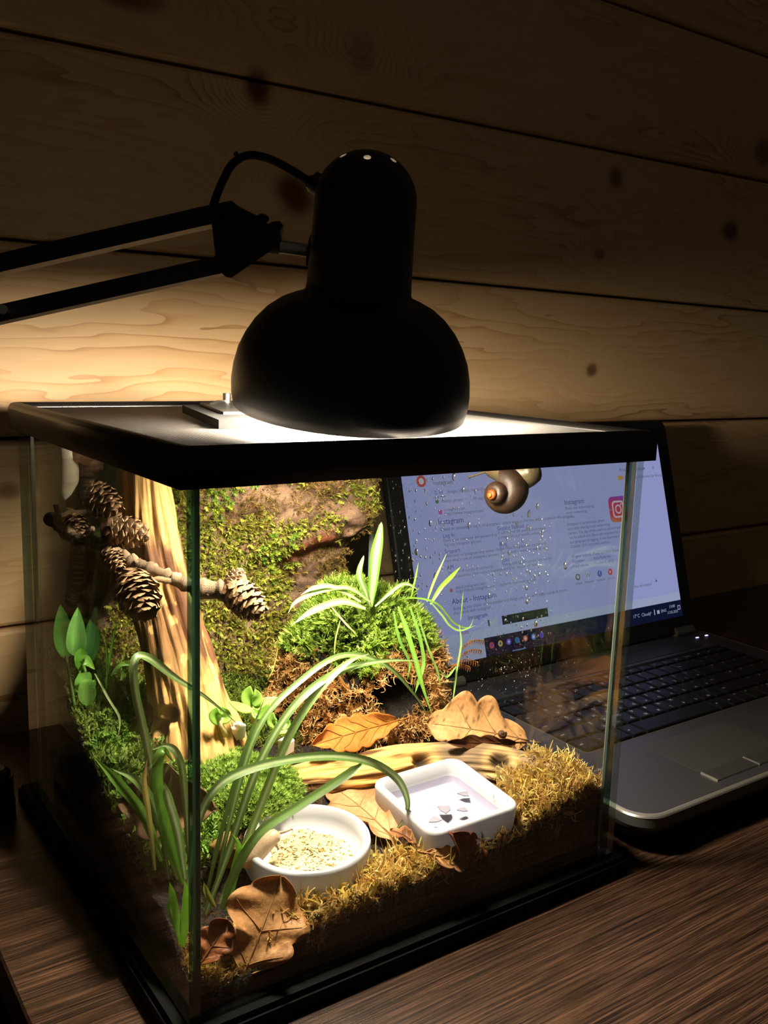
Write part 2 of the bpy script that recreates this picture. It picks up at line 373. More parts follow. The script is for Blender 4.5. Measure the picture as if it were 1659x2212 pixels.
# mesh of ribs 1.9 mm apart with thin cross strands under them, real gaps between
xs = np.arange(.0075, W - .006, .0019); ys = np.arange(.0075, D - .006, .0019); VV = []; FF = []
bx = np.array([(0, 0, 0), (1, 0, 0), (1, 1, 0), (0, 1, 0), (0, 0, 1), (1, 0, 1), (1, 1, 1), (0, 1, 1)], dtype=float)
bf = np.array([(3, 2, 1, 0), (4, 5, 6, 7), (0, 1, 5, 4), (1, 2, 6, 5), (2, 3, 7, 6), (3, 0, 4, 7)])
for x in xs: FF.append(bf + 8 * len(VV)); VV.append(bx * (.00056, D - .014, .00034) + (x - .00028, .007, ZM - .00006))
np_mesh('mesh_screen', np.concatenate(VV), np.concatenate(FF), None, M['mesh'], lid, kind='stuff'); VV = []; FF = []
for y in ys: FF.append(bf + 8 * len(VV)); VV.append(bx * (W - .014, .00034, .00010) + (.007, y - .00017, ZM - .00016))
np_mesh('mesh_strands', np.concatenate(VV), np.concatenate(FF), None, M['mesh_dark'], lid, kind='stuff')
# latch plate at the back left of the lid: plate, raised edge and a steel pin
mb = MB()
LQ = [(.103, .268), (.160, .290), (.205, .205), (.120, .150), (.092, .150)]
def slab(mb, poly, za, zb, mi=0):
    n = len(poly); V = [(x, y, za) for x, y in poly] + [(x, y, zb) for x, y in poly]
    return mb.add(V, [tuple(range(n - 1, -1, -1)), tuple(range(n, 2 * n))] + [(i, (i + 1) % n, n + (i + 1) % n, n + i) for i in range(n)], mi)
hatch = [(.0905, .222), (.1373, .252), (.158, .205), (.135, .13), (.0858, .099), (.0626, .103)]
mb = MB(); slab(mb, hatch, ZM + .0004, .2975); mb.build('feeding_hatch', M['rubber'], lid)
mb = MB(); hc = np.mean(hatch, 0); slab(mb, [tuple(hc + (np.array(q) - hc) * (.80, .72) + (.010, .018)) for q in hatch], .2975, .2990); mb.build('hatch_flap', M['black'], lid)
mb = MB(); mb.cyl((.1235, .222, .299), (.1235, .222, .3055), .0028); mb.tube([(.1235, .222, .300), (.112, .212, .3005), (.103, .203, .2995)], .0009, 8); mb.build('latch_pin', M['steel'], lid)
# ================================================================ DESK LAMP
LC = Vector((.1285, .071, .3055)); RH = Vector((.82248, -.5688, 0)); FW = Vector((.57342, .81926, 0))
LAX = (Vector((0, 0, 1)) + RH * .06 - FW * .155).normalized()
lamp = thing('desk_lamp', (-.04, .33, 0), 'black swing-arm desk lamp with its domed shade resting over the terrarium lid', 'lamp')
outer = [(.0655, 0), (.0668, .006), (.0671, .014), (.0662, .022), (.0640, .031), (.0604, .039), (.0556, .0465), (.0492, .0535), (.0420, .0588), (.0350, .0620), (.0303, .0636), (.0290, .0652), (.0286, .070), (.0280, .086), (.0274, .100), (.0272, .112)]
for k in range(1, 12):
    a = k / 11 * PI / 2; outer.append((.0272 * math.cos(a) if k < 11 else 0, .112 + .0262 * math.sin(a)))
inner = [(max(r - .0009, 0), h - (.0009 if i > len(outer) - 8 else 0)) for i, (r, h) in enumerate(outer)]
mb = MB(); prof = outer + inner[::-1]; mb.lathe(prof, LC, LAX, 96, [0] * (len(outer) - 1) + [1] * (len(inner) + 1), closed=True)
shade = mb.build('lamp_shade', [M['shade'], M['white_in']], None, True)
bm = bmesh.new(); bm.from_mesh(shade.data); bmesh.ops.remove_doubles(bm, verts=bm.verts, dist=1e-6); bmesh.ops.recalc_face_normals(bm, faces=bm.faces); bm.to_mesh(shade.data); bm.free()
hv = (-FW + RH * -.03).normalized(); hv = (hv - LAX * hv.dot(LAX)).normalized(); hu = LAX.cross(hv)
mb = MB()
for k in range(6):
    a = k * PI / 3; d = hv * math.cos(a) + hu * math.sin(a); p = LC + LAX * .112; q = (LAX * .0217 + d * .0152).normalized()
    mb.cyl(p + q * .020, p + q * .034, .0020, 16)
cut = mb.build('vent_cutter', M['white_in'])
bo = shade.modifiers.new('vents', 'BOOLEAN'); bo.object = cut; bo.operation = 'DIFFERENCE'; bo.solver = 'EXACT'
dg = bpy.context.evaluated_depsgraph_get(); me2 = bpy.data.meshes.new_from_object(shade.evaluated_get(dg)); shade.modifiers.clear(); shade.data = me2
bpy.data.objects.remove(cut); adopt(shade, lamp)
mb = MB(); mb.lathe([(0, .106), (.012, .106), (.0135, .100), (.0135, .078), (.0155, .072), (.0155, .066), (0, .066)], LC, LAX, 32); mb.build('bulb_holder', plain('holder', (235, 230, 220), .6, .3), lamp)
mb = MB(); mb.lathe([(.0135, .066), (.017, .056), (.0215, .044), (.0245, .034)], LC, LAX, 32); mb.build('bulb_body', plain('bulb_plastic', (235, 235, 235), .5, .4), lamp)
mb = MB(); bl = [(.0245, .034)] + [(.0262 * math.cos(a) if a < 1.56 else 0, .0184 - .0265 * math.sin(a)) for a in np.linspace(-.35, PI / 2, 9)]
mb.lathe(bl, LC, LAX, 24); mb.build('bulb_globe', emit('led_light', (255, 238, 214), BULB), lamp, True)
LN = Vector(RM[:, 2] * -1)                                           # the swing arms hang in one upright plane facing the viewer's side
def LP(px, py, dd=0.0): r = ray(px, py); return Vector(CP + r * ((.499 + dd) / (r @ np.array(LN))))
E = LP(-96, 668, .03); E2 = LP(-78, 560, .03)
mb = MB()
def channel(mb, p, q, wd, ht, t=.0011):
    # flat steel arm, square in section
    p, q = Vector(p), Vector(q); d = (q - p).normalized(); up = (Vector((0, 0, 1)) - d * d.z).normalized(); sd = d.cross(up)
    mb.bar(p, q, wd, ht, up)
channel(mb, LP(-90, 593, .02), LP(484, 462, .0), .013, .0098); mb.build('upper_arm', M['black'], lamp)
mb = MB(); channel(mb, LP(-90, 700, .02), LP(490, 572, .0), .013, .0092); mb.build('upper_arm', M['black'], lamp)
mb = MB(); mb.tube([LP(8, 690, .012), LP(14, 688, .012), LP(22, 690, .012), LP(28, 686, .012)], .0006, 6); mb.cyl(LP(6, 668, -.002), LP(6, 668, .008), .0026); mb.build('arm_hook', M['steel'], lamp)
# head bracket: two facing plates with folded foot
mb = MB()
poly = [(418, 450), (500, 433), (514, 445), (560, 468), (590, 492), (606, 502), (604, 520), (580, 545), (500, 600), (488, 598), (468, 580), (456, 470)]
for dd in (-.0085, .0075):
    A = [LP(x, y, dd) for x, y in poly]; B = [LP(x, y, dd + .0011) for x, y in poly]; n = len(poly)
    mb.add(A + B, [tuple(range(n)), tuple(range(2 * n - 1, n - 1, -1))] + [(i, n + i, n + (i + 1) % n, (i + 1) % n) for i in range(n)])
mb.build('head_bracket', M['black'], lamp)
for x, y, r in ((476, 455, .0036), (482, 573, .0036), (560, 498, .0030)):
    mb = MB(); mb.cyl(LP(x, y, -.0115), LP(x, y, .011), r, 8); mb.cyl(LP(x, y, -.0128), LP(x, y, -.0115), r * .6, 12); mb.build('bolt', plain('bolt_black', (34, 33, 32), .35, .5, .5), lamp)
mb = MB(); mb.tube([LP(567, 476, -.004), LP(567, 470, -.004), LP(567, 464, -.004)], [.0034, .0036, .002], 14); mb.tube([LP(578, 505, 0), LP(594, 500, 0), LP(606, 498, 0), LP(609, 499, 0)], [.0045, .0053, .005, .003], 16); mb.build('tension_knob', M['black'], lamp)
mb = MB(); mb.cyl(LP(566, 528, 0), LP(676, 542, .006), .0035, 18); mb.build('head_rod', M['steel'], lamp)
mb = MB(); mb.cyl(LP(566, 527.5, 0), LP(603, 532.3, .002), .0043, 18); mb.cyl(LP(667, 541, .006), LP(673, 542, .006), .0085, 20); mb.build('rod_collar', M['black'], lamp)
mb = MB(); mb.tube(spline([LP(455, 470), LP(462, 440), LP(478, 398), LP(502, 355), LP(535, 336), (LP(575, 341)), LP(620, 362), LP(668, 392, .006), LP(684, 400, .012)], 40), .0022, 12)
mb.build('cable', M['rubber'], lamp)
mb = MB(); mb.tube([LP(669, 391, .008), LP(676, 396, .010), LP(690, 403, .014)], [.0036, .0050, .0055], 14); mb.cyl(LP(684, 380, .010), LP(692, 384, .013), .0022, 10); mb.build('strain_relief', M['black'], lamp)
mb = MB(); mb.cyl(LP(511, 344, -.001), LP(519, 338, -.001), .0034, 10); mb.build('cable_clip', M['black'], lamp)
# elbow, lower arms with a tension spring and the desk clamp, just past the picture's left edge
EL = (E + E2) / 2; FT = Vector((-.047, .335, .05))
mb = MB()
for s in (-.009, .009): mb.bar(E + LN * s + Vector((0, 0, -.012)), E2 + LN * s + Vector((0, 0, .012)), .0012, .03, LN.cross(Vector((0, 0, 1))))
mb.build('elbow_plate', M['black'], lamp)
for s in (-.006, .006):
    mb = MB(); sd = Vector((.8, -.5, 0)) * s; mb.bar(EL + sd, FT + sd, .005, .010, (0, 1, 0)); mb.build('lower_arm', M['black'], lamp)
sp0, sp1 = FT + (EL - FT) * .30 + Vector((.012, 0, 0)), FT + (EL - FT) * .72 + Vector((.012, 0, 0)); ax_ = (sp1 - sp0).normalized(); su = ax_.orthogonal().normalized(); sv = ax_.cross(su)
mb = MB(); mb.tube([sp0 + (sp1 - sp0) * (i / 320) + (su * math.cos(i * .62) + sv * math.sin(i * .62)) * .0055 for i in range(321)], .0011, 5); mb.build('tension_spring', M['black'], lamp)
mb = MB(); mb.lathe([(0, .0), (.0125, .0), (.0125, .012), (.0120, .0135)] + [(r, .0135 + .005 * k + h) for k in range(4) for r, h in ((.0118, 0), (.0118, .0028), (.0100, .003), (.0100, .0048))] + [(.0095, .0345), (.006, .037), (0, .037)], (-.0262, .283, .0005), (0, 0, 1), 28); mb.build('clamp_post', M['black'], lamp)
mb = MB(); mb.box((-.072, .295, .0005), (-.030, .355, .012), bev=.002); mb.box((-.072, .300, -.06), (-.062, .350, .004)); mb.box((-.072, .305, -.066), (-.02, .345, -.056)); mb.cyl((-.035, .325, -.056), (-.035, .325, -.0262), .004); mb.cyl((-.035, .325, -.075), (-.035, .325, -.066), .012); mb.build('desk_clamp', M['black'], lamp)
# ================================================================ LAPTOP
LX0, LX1, LY0, LY1, LZ = .324, .738, -.0060, .268, .0314
lap = thing('laptop', (.53, .13, 0), 'open dark grey laptop showing a web search page, right of the terrarium', 'laptop')
def rrect(x0, x1, y0, y1, r, n=16):
    out = []
    for cx, cy_, a0 in ((x1 - r, y1 - r, 0), (x0 + r, y1 - r, 90), (x0 + r, y0 + r, 180), (x1 - r, y0 + r, 270)):
        for k in range(n): a = math.radians(a0 + 90 * k / (n - 1)); out.append((cx + r * math.cos(a), cy_ + r * math.sin(a)))
    return out
def stack(mb, rows, cap0=True, cap1=True):
    n = len(rows[0]); b = [p for r in rows for p in r]
    F = [(i * n + j, i * n + (j + 1) % n, (i + 1) * n + (j + 1) % n, (i + 1) * n + j) for i in range(len(rows) - 1) for j in range(n)]
    if cap0: F.append(tuple(range(n - 1, -1, -1)))
    if cap1: F.append(tuple(range((len(rows) - 1) * n, len(rows) * n)))
    return mb.add(b, F)
at = lambda poly, z: [(x, y, z) for x, y in poly]
M['lap_top'] = plain('brushed_graphite', (82, 80, 82), .38, .5, .65, noise=.06, nscale=1500)
M['lap_dark'] = plain('laptop_black', (22, 22, 24), .5, .4)
M['lap_edge'] = plain('bare_metal_edge', (196, 192, 182), .3, .5, .8)
mb = MB(); i_ = lambda d, r: rrect(LX0 + d, LX1 - d, LY0 + d, LY1 - d, r)
stack(mb, [at(i_(.022, .012), .004), at(i_(.012, .016), .0075), at(i_(.004, .020), .017), at(i_(.0012, .022), .0195)]); mb.build('bottom_case', M['lap_dark'], lap)
mb = MB(); stack(mb, [at(i_(.0012, .022), .0195), at(i_(.0, .022), .0225), at(i_(.0, .022), .0300), at(i_(.0010, .0215), .0309), at(i_(.0020, .021), LZ)], True, False)
mb.build('side_band', plain('side_band', (92, 90, 88), .4, .5, .6), lap)
mb = MB(); stack(mb, [at(i_(-.0002, .022), .0296), at(i_(.0006, .0217), .0308), at(i_(.0022, .021), LZ + .0002), at(i_(.0030, .0205), LZ + .0001)], False, False); mb.build('edge_strip', M['lap_edge'], lap)
KX0, KX1, KY0, KY1 = .3735, .7090, .0938, .2105
# palm rest and deck as one plate with the keyboard well left open
mb = MB(); o_ = rrect(LX0 + .0028, LX1 - .0028, LY0 + .0028, LY1 - .0028, .0205); h_ = rrect(KX0 - .002, KX1 + .002, KY0 - .002, KY1 + .002, .004)
n = len(o_); mb.add(at(o_, LZ) + at(h_, LZ) + at(h_, LZ - .0026), [(j, (j + 1) % n, n + (j + 1) % n, n + j) for j in range(n)] + [(n + j, n + (j + 1) % n, 2 * n + (j + 1) % n, 2 * n + j) for j in range(n)] + [tuple(range(2 * n, 3 * n))]); mb.build('deck', M['lap_top'], lap)
mb = MB(); hi = rrect(KX0 - .0026, KX1 + .0026, KY0 - .0026, KY1 + .0026, .0045); ho = rrect(KX0 - .0034, KX1 + .0034, KY0 - .0034, KY1 + .0034, .005)
mb.add(at(hi, LZ + .0005) + at(ho, LZ + .0002), [(j, (j + 1) % n, n + (j + 1) % n, n + j) for j in range(n)]); mb.build('keyboard_rim', plain('rim_metal', (120, 118, 112), .35, .5, .7), lap)
keym = plain('key_plastic', (9, 9, 10), .45, .4); keys = {}
legm = plain('legend_print', (205, 205, 208), .6, .2)
txt_cache = {}
def as_mesh(cu, name):
    # letters as a flat mesh, like printed text
    t = bpy.data.objects.new('t', cu); me = bpy.data.meshes.new_from_object(t); me.name = name
    if not me.materials: me.materials.append(cu.materials[0])
    bpy.data.objects.remove(t); bpy.data.curves.remove(cu); return me
def text(s, size, mat, parent, mtx, name='text_line', align='LEFT', ext=0.0):
    cu = bpy.data.curves.new(name, 'FONT'); cu.body = s; cu.size = size; cu.align_x = align; cu.align_y = 'CENTER'; cu.extrude = ext; cu.resolution_u = 2
    cu.materials.append(mat); me = as_mesh(cu, name); me.transform(mtx); o = bpy.data.objects.new(name, me); C.objects.link(o); return adopt(o, parent)
U = (KX1 - KX0) / 19.1
rows = [(.1985, .0120, [(1, 'esc')] + [(1, 'f%d' % k) for k in range(1, 13)] + [(1, 'ins'), (1, 'del'), (1, 'home'), (1, 'pgup'), (1, 'pgdn'), (1.1, 'end')]),
        (.1780, .0205, [(1, c) for c in '`1234567890-='] + [(2.0, 'back'), (1.025, 'num'), (1.025, '/'), (1.025, '*'), (1.025, '-')]),
        (.1575, .0205, [(1.5, 'tab')] + [(1, c) for c in 'QWERTYUIOP[]'] + [(1.5, '\\'), (1.025, '7'), (1.025, '8'), (1.025, '9'), (1.025, '+')]),
        (.1370, .0205, [(1.75, 'caps')] + [(1, c) for c in "ASDFGHJKL;'"] + [(2.25, 'enter'), (1.025, '4'), (1.025, '5'), (1.025, '6'), (1.025, '+')]),
        (.1165, .0205, [(2.25, 'shift')] + [(1, c) for c in 'ZXCVBNM,./'] + [(2.75, 'shift'), (1.025, '1'), (1.025, '2'), (1.025, '3'), (1.025, 'ent')]),
        (.0950, .0210, [(1.25, 'ctrl'), (1, 'fn'), (1, 'win'), (1, 'alt'), (5.75, ''), (1, 'alt'), (1, 'ctrl'), (1, '<'), (1, 'v'), (1, '>'), (1.025, '0'), (1.025, '.'), (1.025, 'del'), (1.025, 'ent')])]
cyr = dict(zip("QWERTYUIOP[]ASDFGHJKL;'ZXCVBNM,.", "ЙЦУКЕНГШЩЗХЪФЫВАПРОЛДЖЭЯЧСМИТЬБЮ"))
for ky, kh, ks in rows:
    x = KX0 + .0008
    for wd, ch in ks:
        kw = wd * U - .0022; kd = kh - .0022
        k = (round(kw, 4), round(kd, 4))
        if k not in keys:
            a, b = k; me = bpy.data.meshes.new('key'); t = .0007
            V = [(0, 0, 0), (a, 0, 0), (a, b, 0), (0, b, 0), (t * .4, t * .4, .0018), (a - t * .4, t * .4, .0018), (a - t * .4, b - t * .4, .0018), (t * .4, b - t * .4, .0018), (t * 2, t * 2, .0022), (a - t * 2, t * 2, .0022), (a - t * 2, b - t * 2, .0022), (t * 2, b - t * 2, .0022)]
            me.from_pydata(V, [], [(3, 2, 1, 0), (8, 9, 10, 11)] + [(r + i, r + (i + 1) % 4, r + 4 + (i + 1) % 4, r + 4 + i) for r in (0, 4) for i in range(4)]); me.materials.append(keym); keys[k] = me
        o = bpy.data.objects.new('key', keys[k]); C.objects.link(o); o.parent = lap; o.matrix_parent_inverse = Matrix.Translation(-lap.location); o.location = (x + .0011, ky + .0011, LZ - .0022)
        if ch:
            one = len(ch) == 1; sz = .0046 if one else .0027
            cu_k = (ch, sz)
            if cu_k not in txt_cache:
                cu = bpy.data.curves.new('legend', 'FONT'); cu.body = ch; cu.size = sz; cu.materials.append(legm); cu.resolution_u = 1; txt_cache[cu_k] = as_mesh(cu, 'legend')
            l = bpy.data.objects.new('legend', txt_cache[cu_k]); C.objects.link(l); l.parent = o; l.location = (.0028, kd - .0052 if one else kd * .45, .00228)
            if ch in cyr:
                if ('c', ch) not in txt_cache:
                    cu = bpy.data.curves.new('legend', 'FONT'); cu.body = cyr[ch]; cu.size = .0040; cu.materials.append(legm); cu.resolution_u = 1; txt_cache[('c', ch)] = as_mesh(cu, 'legend')
                l = bpy.data.objects.new('legend', txt_cache[('c', ch)]); C.objects.link(l); l.parent = o; l.location = (kw - .0066, .0030, .00228)
        x += wd * U
# touchpad with its two buttons
mb = MB(); pp = rrect(.4205, .5245, .0222, .0755, .005); pq = rrect(.4198, .5252, .0215, .0762, .0055); n = len(pp)
mb.add(at(pq, LZ + .0001) + at(pp, LZ + .0003), [(j, (j + 1) % n, n + (j + 1) % n, n + j) for j in range(n)] + [tuple(range(n, 2 * n))]); mb.build('touchpad', plain('touchpad', (62, 60, 58), .5, .45, .3), lap)
for a, b in ((.4205, .4717), (.4733, .5245)):
    mb = MB(); mb.box((a, .0062, LZ - .0001), (b, .0212, LZ + .0009), bev=.0007); mb.build('touchpad_button', plain('pad_button', (58, 57, 56), .4, .5, .3), lap)
for a in (.4193, .4717):
    mb = MB(); mb.box((a, .0062, LZ), (a + .0012, .0212, LZ + .0014)); mb.build('button_edge', M['lap_edge'], lap)
mb = MB(); mb.box((.400, .2185, LZ), (.690, .2460, LZ + .0006), bev=.0004); mb.build('speaker_panel', plain('speaker_panel', (34, 34, 38), .5, .4), lap)
for x in (.709, .7255):
    mb = MB(); mb.box((x - .0021, .2405, LZ + .0001), (x + .0021, .2423, LZ + .0006)); mb.build('indicator_light', emit('led', (190, 190, 255), 2.2), lap)
text('ProBook', .0052, plain('badge_print', (150, 150, 150), .5, .4), lap, Matrix.Translation((.349, .066, LZ + .0004)), 'badge')
for x in (.352, .690):
    mb = MB(); mb.cyl((x, .258, LZ + .004), (x + .030, .258, LZ + .004), .0052, 16); mb.build('hinge', plain('hinge_plastic', (70, 68, 62), .5, .4), lap)
mb = MB(); mb.box((.7035, .2405 + .0145, LZ), (.7155, .2615, LZ + .0035), bev=.0008); mb.build('hinge_cover', plain('hinge_cover', (168, 165, 150), .5, .4), lap)
# screen half, leaning back; u, v run along the lit panel in metres from its lower left corner
T_ = math.radians(16.24); SO = Vector((.342, .2635, .0515)); SU = Vector((0, math.sin(T_), math.cos(T_))); SN = Vector((0, -math.cos(T_), math.sin(T_)))
SM = Matrix((Vector((1, 0, 0)), SU, SN)).transposed().to_4x4(); SM.translation = SO
LW, LH = .3668, .2060
mb = MB(); bez = rrect(-.0165, LW + .0175, -.0185, LH + .0195, .011); n = len(bez); lit = rrect(0, LW, 0, LH, .0002)
V = [SM @ Vector((x, y, z)) for z, pl in ((-.0105, rrect(-.0145, LW + .0155, -.0165, LH + .0175, .011)), (-.007, bez), (.0002, bez)) for x, y in pl] + [SM @ Vector((x, y, .0016)) for x, y in rrect(-.0155, LW + .0165, -.0175, LH + .0185, .010)] + [SM @ Vector((x, y, .0010)) for x, y in lit]
mb.add(V, [(i * n + j, i * n + (j + 1) % n, (i + 1) * n + (j + 1) % n, (i + 1) * n + j) for i in range(4) for j in range(n)] + [tuple(range(n - 1, -1, -1))]); mb.build('screen_lid', plain('screen_bezel', (15, 15, 16), .4, .4), lap)
mb = MB(); mb.add([SM @ Vector(v) for v in ((0, 0, .0006), (LW, 0, .0006), (LW, LH, .0006), (0, LH, .0006))], [(0, 1, 2, 3)]); disp = mb.build('display', emit('page_white', (188, 193, 255), SCREEN), lap)
inks = {}
def ink(c, k=1.0):
    if c not in inks: inks[c] = emit('pixels_%d_%d_%d' % c, c, SCREEN * k)
    return inks[c]
lvl = [0]
def sput(s, u, v, size, c=(105, 110, 150), align='LEFT'):
    return text(s, size, ink(c), disp, SM @ Matrix.Translation((u / 1000, v / 1000, .00095)), 'text_line', align)
def srect(u0, v0, u1, v1, c, name='panel', z=.0008, r=0):
    mb = MB(); poly = rrect(u0 / 1000, u1 / 1000, v0 / 1000, v1 / 1000, r / 1000, 6) if r else [(u0 / 1000, v0 / 1000), (u1 / 1000, v0 / 1000), (u1 / 1000, v1 / 1000), (u0 / 1000, v1 / 1000)]
    mb.add([SM @ Vector((x, y, z)) for x, y in poly], [tuple(range(len(poly)))]); return mb.build(name, ink(c), disp)
def sdisc(u, v, r, c, name='icon', z=.0009): return srect(u - r, v - r, u + r, v + r, c, name, z, r * .999)
BL, GR, LK = (60, 70, 165), (112, 116, 150), (72, 84, 190)
srect(72.5, 0, 366.8, 18.2, (24, 30, 62), 'taskbar'); srect(0, 0, 72.5, 18.2, (190, 200, 235), 'search_box')
srect(0, 18.2, 366.8, 27, (196, 206, 246), 'page_footer', .0007)
for k, c in enumerate(((220, 90, 90), (215, 190, 90), (120, 110, 235), (40, 140, 200), (230, 130, 90), (110, 150, 235), (90, 70, 210))):
    u = 81 + k * 11; sdisc(u, 10.2, 3.0, c); sdisc(u, 10.2, 1.3, (225, 225, 250) if k in (2, 4, 5) else (90, 80, 200), 'icon', .00095)
srect(106, .4, 124, 1.2, (130, 170, 240), 'underline', .0009)
sput('17°C  Cloudy', 284, 9.6, .0052, (205, 210, 240)); sput('^', 312, 9.6, .0052, (205, 210, 240)); srect(319, 7, 320.4, 13, (205, 210, 240), 'icon', .0009); srect(324, 7.5, 328, 11.5, (205, 210, 240), 'icon', .0009); sput('ENG', 330.5, 9.6, .0046, (205, 210, 240))
sput('13:08', 350, 12.6, .0046, (205, 210, 240), 'CENTER'); sput('17.05.2023', 350, 6.2, .0042, (205, 210, 240), 'CENTER'); srect(359.5, 7.5, 364, 12.5, (205, 210, 240), 'icon', .0009); srect(360.3, 8.3, 363.2, 11.7, (24, 30, 62), 'icon', .00095)
sdisc(22.5, 173.4, 5.6, (208, 92, 84)); sdisc(22.5, 173.4, 3.0, (230, 214, 224), 'icon', .00095)
sput('instagram', 36, 170.8, .0062, GR)
for s, u in (('Q All', 36), ('Images', 52), ('Videos', 66.5), ('News', 81), ('Maps', 93)): sput(s, u, 161.6, .0046, LK if u == 36 else GR)
srect(37, 157.2, 49, 157.8, BL, 'underline')
sdisc(38, 153, 2.0, (80, 140, 90)); sput('Always private  ▾      All regions  ▾     Safe search: moderate', 43, 153, .0046, GR)
srect(38, 140.8, 42.4, 145.2, (205, 90, 190), 'icon', .0008, 1.2); sput('instagram.com', 45, 144.6, .0044, GR); sput('https://www.instagram.com', 45, 140.6, .0044, GR)
sput('Instagram', 35.7, 133.4, .0080, BL)
sput("Create an account or log in to Instagram - share what you're into with the people who get you.", 36.4, 126.3, .0046, GR)
for u, v, hd, ls in ((39.2, 120.0, 'Log In', ('Enter your username and password to', 'log into Instagram account')), (107.4, 121.2, 'Getting Started', ("You'll receive the password to create", 'a setting on your mobile and explore')),
                     (39.0, 105.0, 'Support', ('Welcome to Instagram help center. Find', "out what's new on Instagram, answers")), (107.6, 105.6, 'Blog', ('See what Instagram has created and', 'Our diverse community sharing with')),
                     (39.2, 89.6, 'API', ('See a list of our most commonly', 'asked questions. Find more information.')), (108.4, 89.8, 'Jobs', ('Interested? Check out the jobs we are', 'hiring for now at our team'))):
    sput(hd, u, v, .0058, LK)
    for k, t in enumerate(ls): sput(t, u + .2, v - 4.4 - k * 4.3, .0043, GR)
srect(39, 66.5, 42.5, 70, (215, 110, 120), 'icon', .0008, 1); sput('about.instagram.com', 46, 70.0, .0044, GR); sput('https://about.instagram.com  -  features, news and updates', 46, 66.4, .0044, GR)
sput('About - Instagram', 39.5, 57.4, .0076, BL)
sput("Bringing you closer to the people and things you love with reels, stories & more ...", 40, 50.6, .0046, GR); sput('the world with Instagram', 40, 46.4, .0046, GR)
sput('Instagram', 56, 39.9, .0064, BL); sput('results', 42, 27, .0050, (200, 90, 95))
srect(98.3, 27.4, 160, 36.2, (40, 42, 52), 'message_bar'); srect(78, 28, 92, 35.4, (196, 204, 240), 'button'); srect(80, 28.6, 82, 34.8, (70, 80, 130), 'icon', .0009)
sput('Privacy, simplified.', 296, 170.8, .0056, GR); sdisc(337.5, 171, 1.1, GR); srect(351, 170.2, 355, 170.8, GR, 'icon'); srect(351, 172, 355, 172.6, GR, 'icon'); srect(292, 160, 300.5, 164.6, (215, 170, 90), 'icon'); sput('More search options for this page', 303, 162, .0050, GR)
sput('Instagram', 204.5, 140.8, .0076, (96, 100, 130))
for k, t in enumerate(('Photo and video-sharing', 'social networking', 'service')): sput(t, 204.8, 134.4 - k * 4.6, .0044, GR)
for k, t in enumerate(('Instagram is an American photo', 'and video sharing social networking', 'service. The app allows users to upload media that', 'can be edited with filters and organized by hashtags', 'and geographical tagging. It was launched in', 'October 2010 on mobile devices.')): sput(t, 204.6, 117.6 - k * 4.7, .0044, GR)
for k, (a, b) in enumerate((('Original authors', 'Photo and video sharing'), ('Developer', 'Meta Platforms'), ('Initial release', 'October 6, 2010'))): sput(a, 204.2, 83.7 - k * 5.2, .0044, LK); sput(b, 236, 83.7 - k * 5.2, .0044, GR)
for u, c, t in ((209.2, (120, 112, 100), 'Official'), (224.5, (214, 217, 250), 'Wikipedia'), (242.1, (60, 110, 215), 'Facebook'), (258.7, (222, 70, 80), 'YouTube')): sdisc(u, 61.9, 3.4, c); sput(t, u, 55.2, .0034, GR, 'CENTER')
sdisc(209.2, 61.9, 1.9, (205, 208, 240), 'icon', .00095); sput('W', 224.5, 61.9, .0070, (110, 112, 140), 'CENTER'); sput('f', 242.1, 61.7, .0066, (220, 225, 250), 'CENTER'); sput('▶', 258.7, 61.7, .0040, (235, 225, 240), 'CENTER')
sput('Was this helpful?', 292, 41.5, .0044, GR); sdisc(330, 44, 1.4, GR)
# camera emblem of the social app: gradient rounded square, white outline, ring and dot
def emblem(u, v, r):
    m, nt, o = newmat('emblem_gradient'); tx = N(nt, 'TexCoord'); sp = N(nt, 'SeparateXYZ'); nt.links.new(tx.outputs['Generated'], sp.inputs[0])
    f = math_(nt, 'ADD', math_(nt, 'MULTIPLY', sp.outputs[2], .85), math_(nt, 'MULTIPLY', sp.outputs[0], .15))
    e = N(nt, 'Emission', i_Strength=SCREEN * .95); nt.links.new(ramp(nt, f, [(.0, lin((225, 150, 110))), (.3, lin((222, 84, 90))), (.65, lin((214, 78, 118))), (1, lin((150, 80, 205)))]), e.inputs[0]); nt.links.new(e.outputs[0], o.inputs[0])
    mb = MB(); mb.add([SM @ Vector((x, y, .0008)) for x, y in rrect((u - r) / 1000, (u + r) / 1000, (v - r) / 1000, (v + r) / 1000, r * .42 / 1000, 8)], [tuple(range(32))]); mb.build('logo', m, disp)
    wh = ink((238, 214, 236))
    for ro, ri, c_ in ((.66, .52, .32), (.36, .24, .36)):
        A = rrect((u - r * ro) / 1000, (u + r * ro) / 1000, (v - r * ro) / 1000, (v + r * ro) / 1000, min(r * c_, r * ro * .999) / 1000, 8); B = rrect((u - r * ri) / 1000, (u + r * ri) / 1000, (v - r * ri) / 1000, (v + r * ri) / 1000, min(r * (c_ - .1) if ro > .5 else r * ri, r * ri * .999) / 1000, 8); n = len(A)
        mb = MB(); mb.add([SM @ Vector((x, y, .00095)) for x, y in A + B], [(j, (j + 1) % n, n + (j + 1) % n, n + j) for j in range(n)]); mb.build('logo_outline', wh, disp)
    sdisc(u + r * .36, v + r * .36, r * .075, (238, 214, 236), 'logo_dot', .00095)
emblem(285.4, 128.2, 14.2)
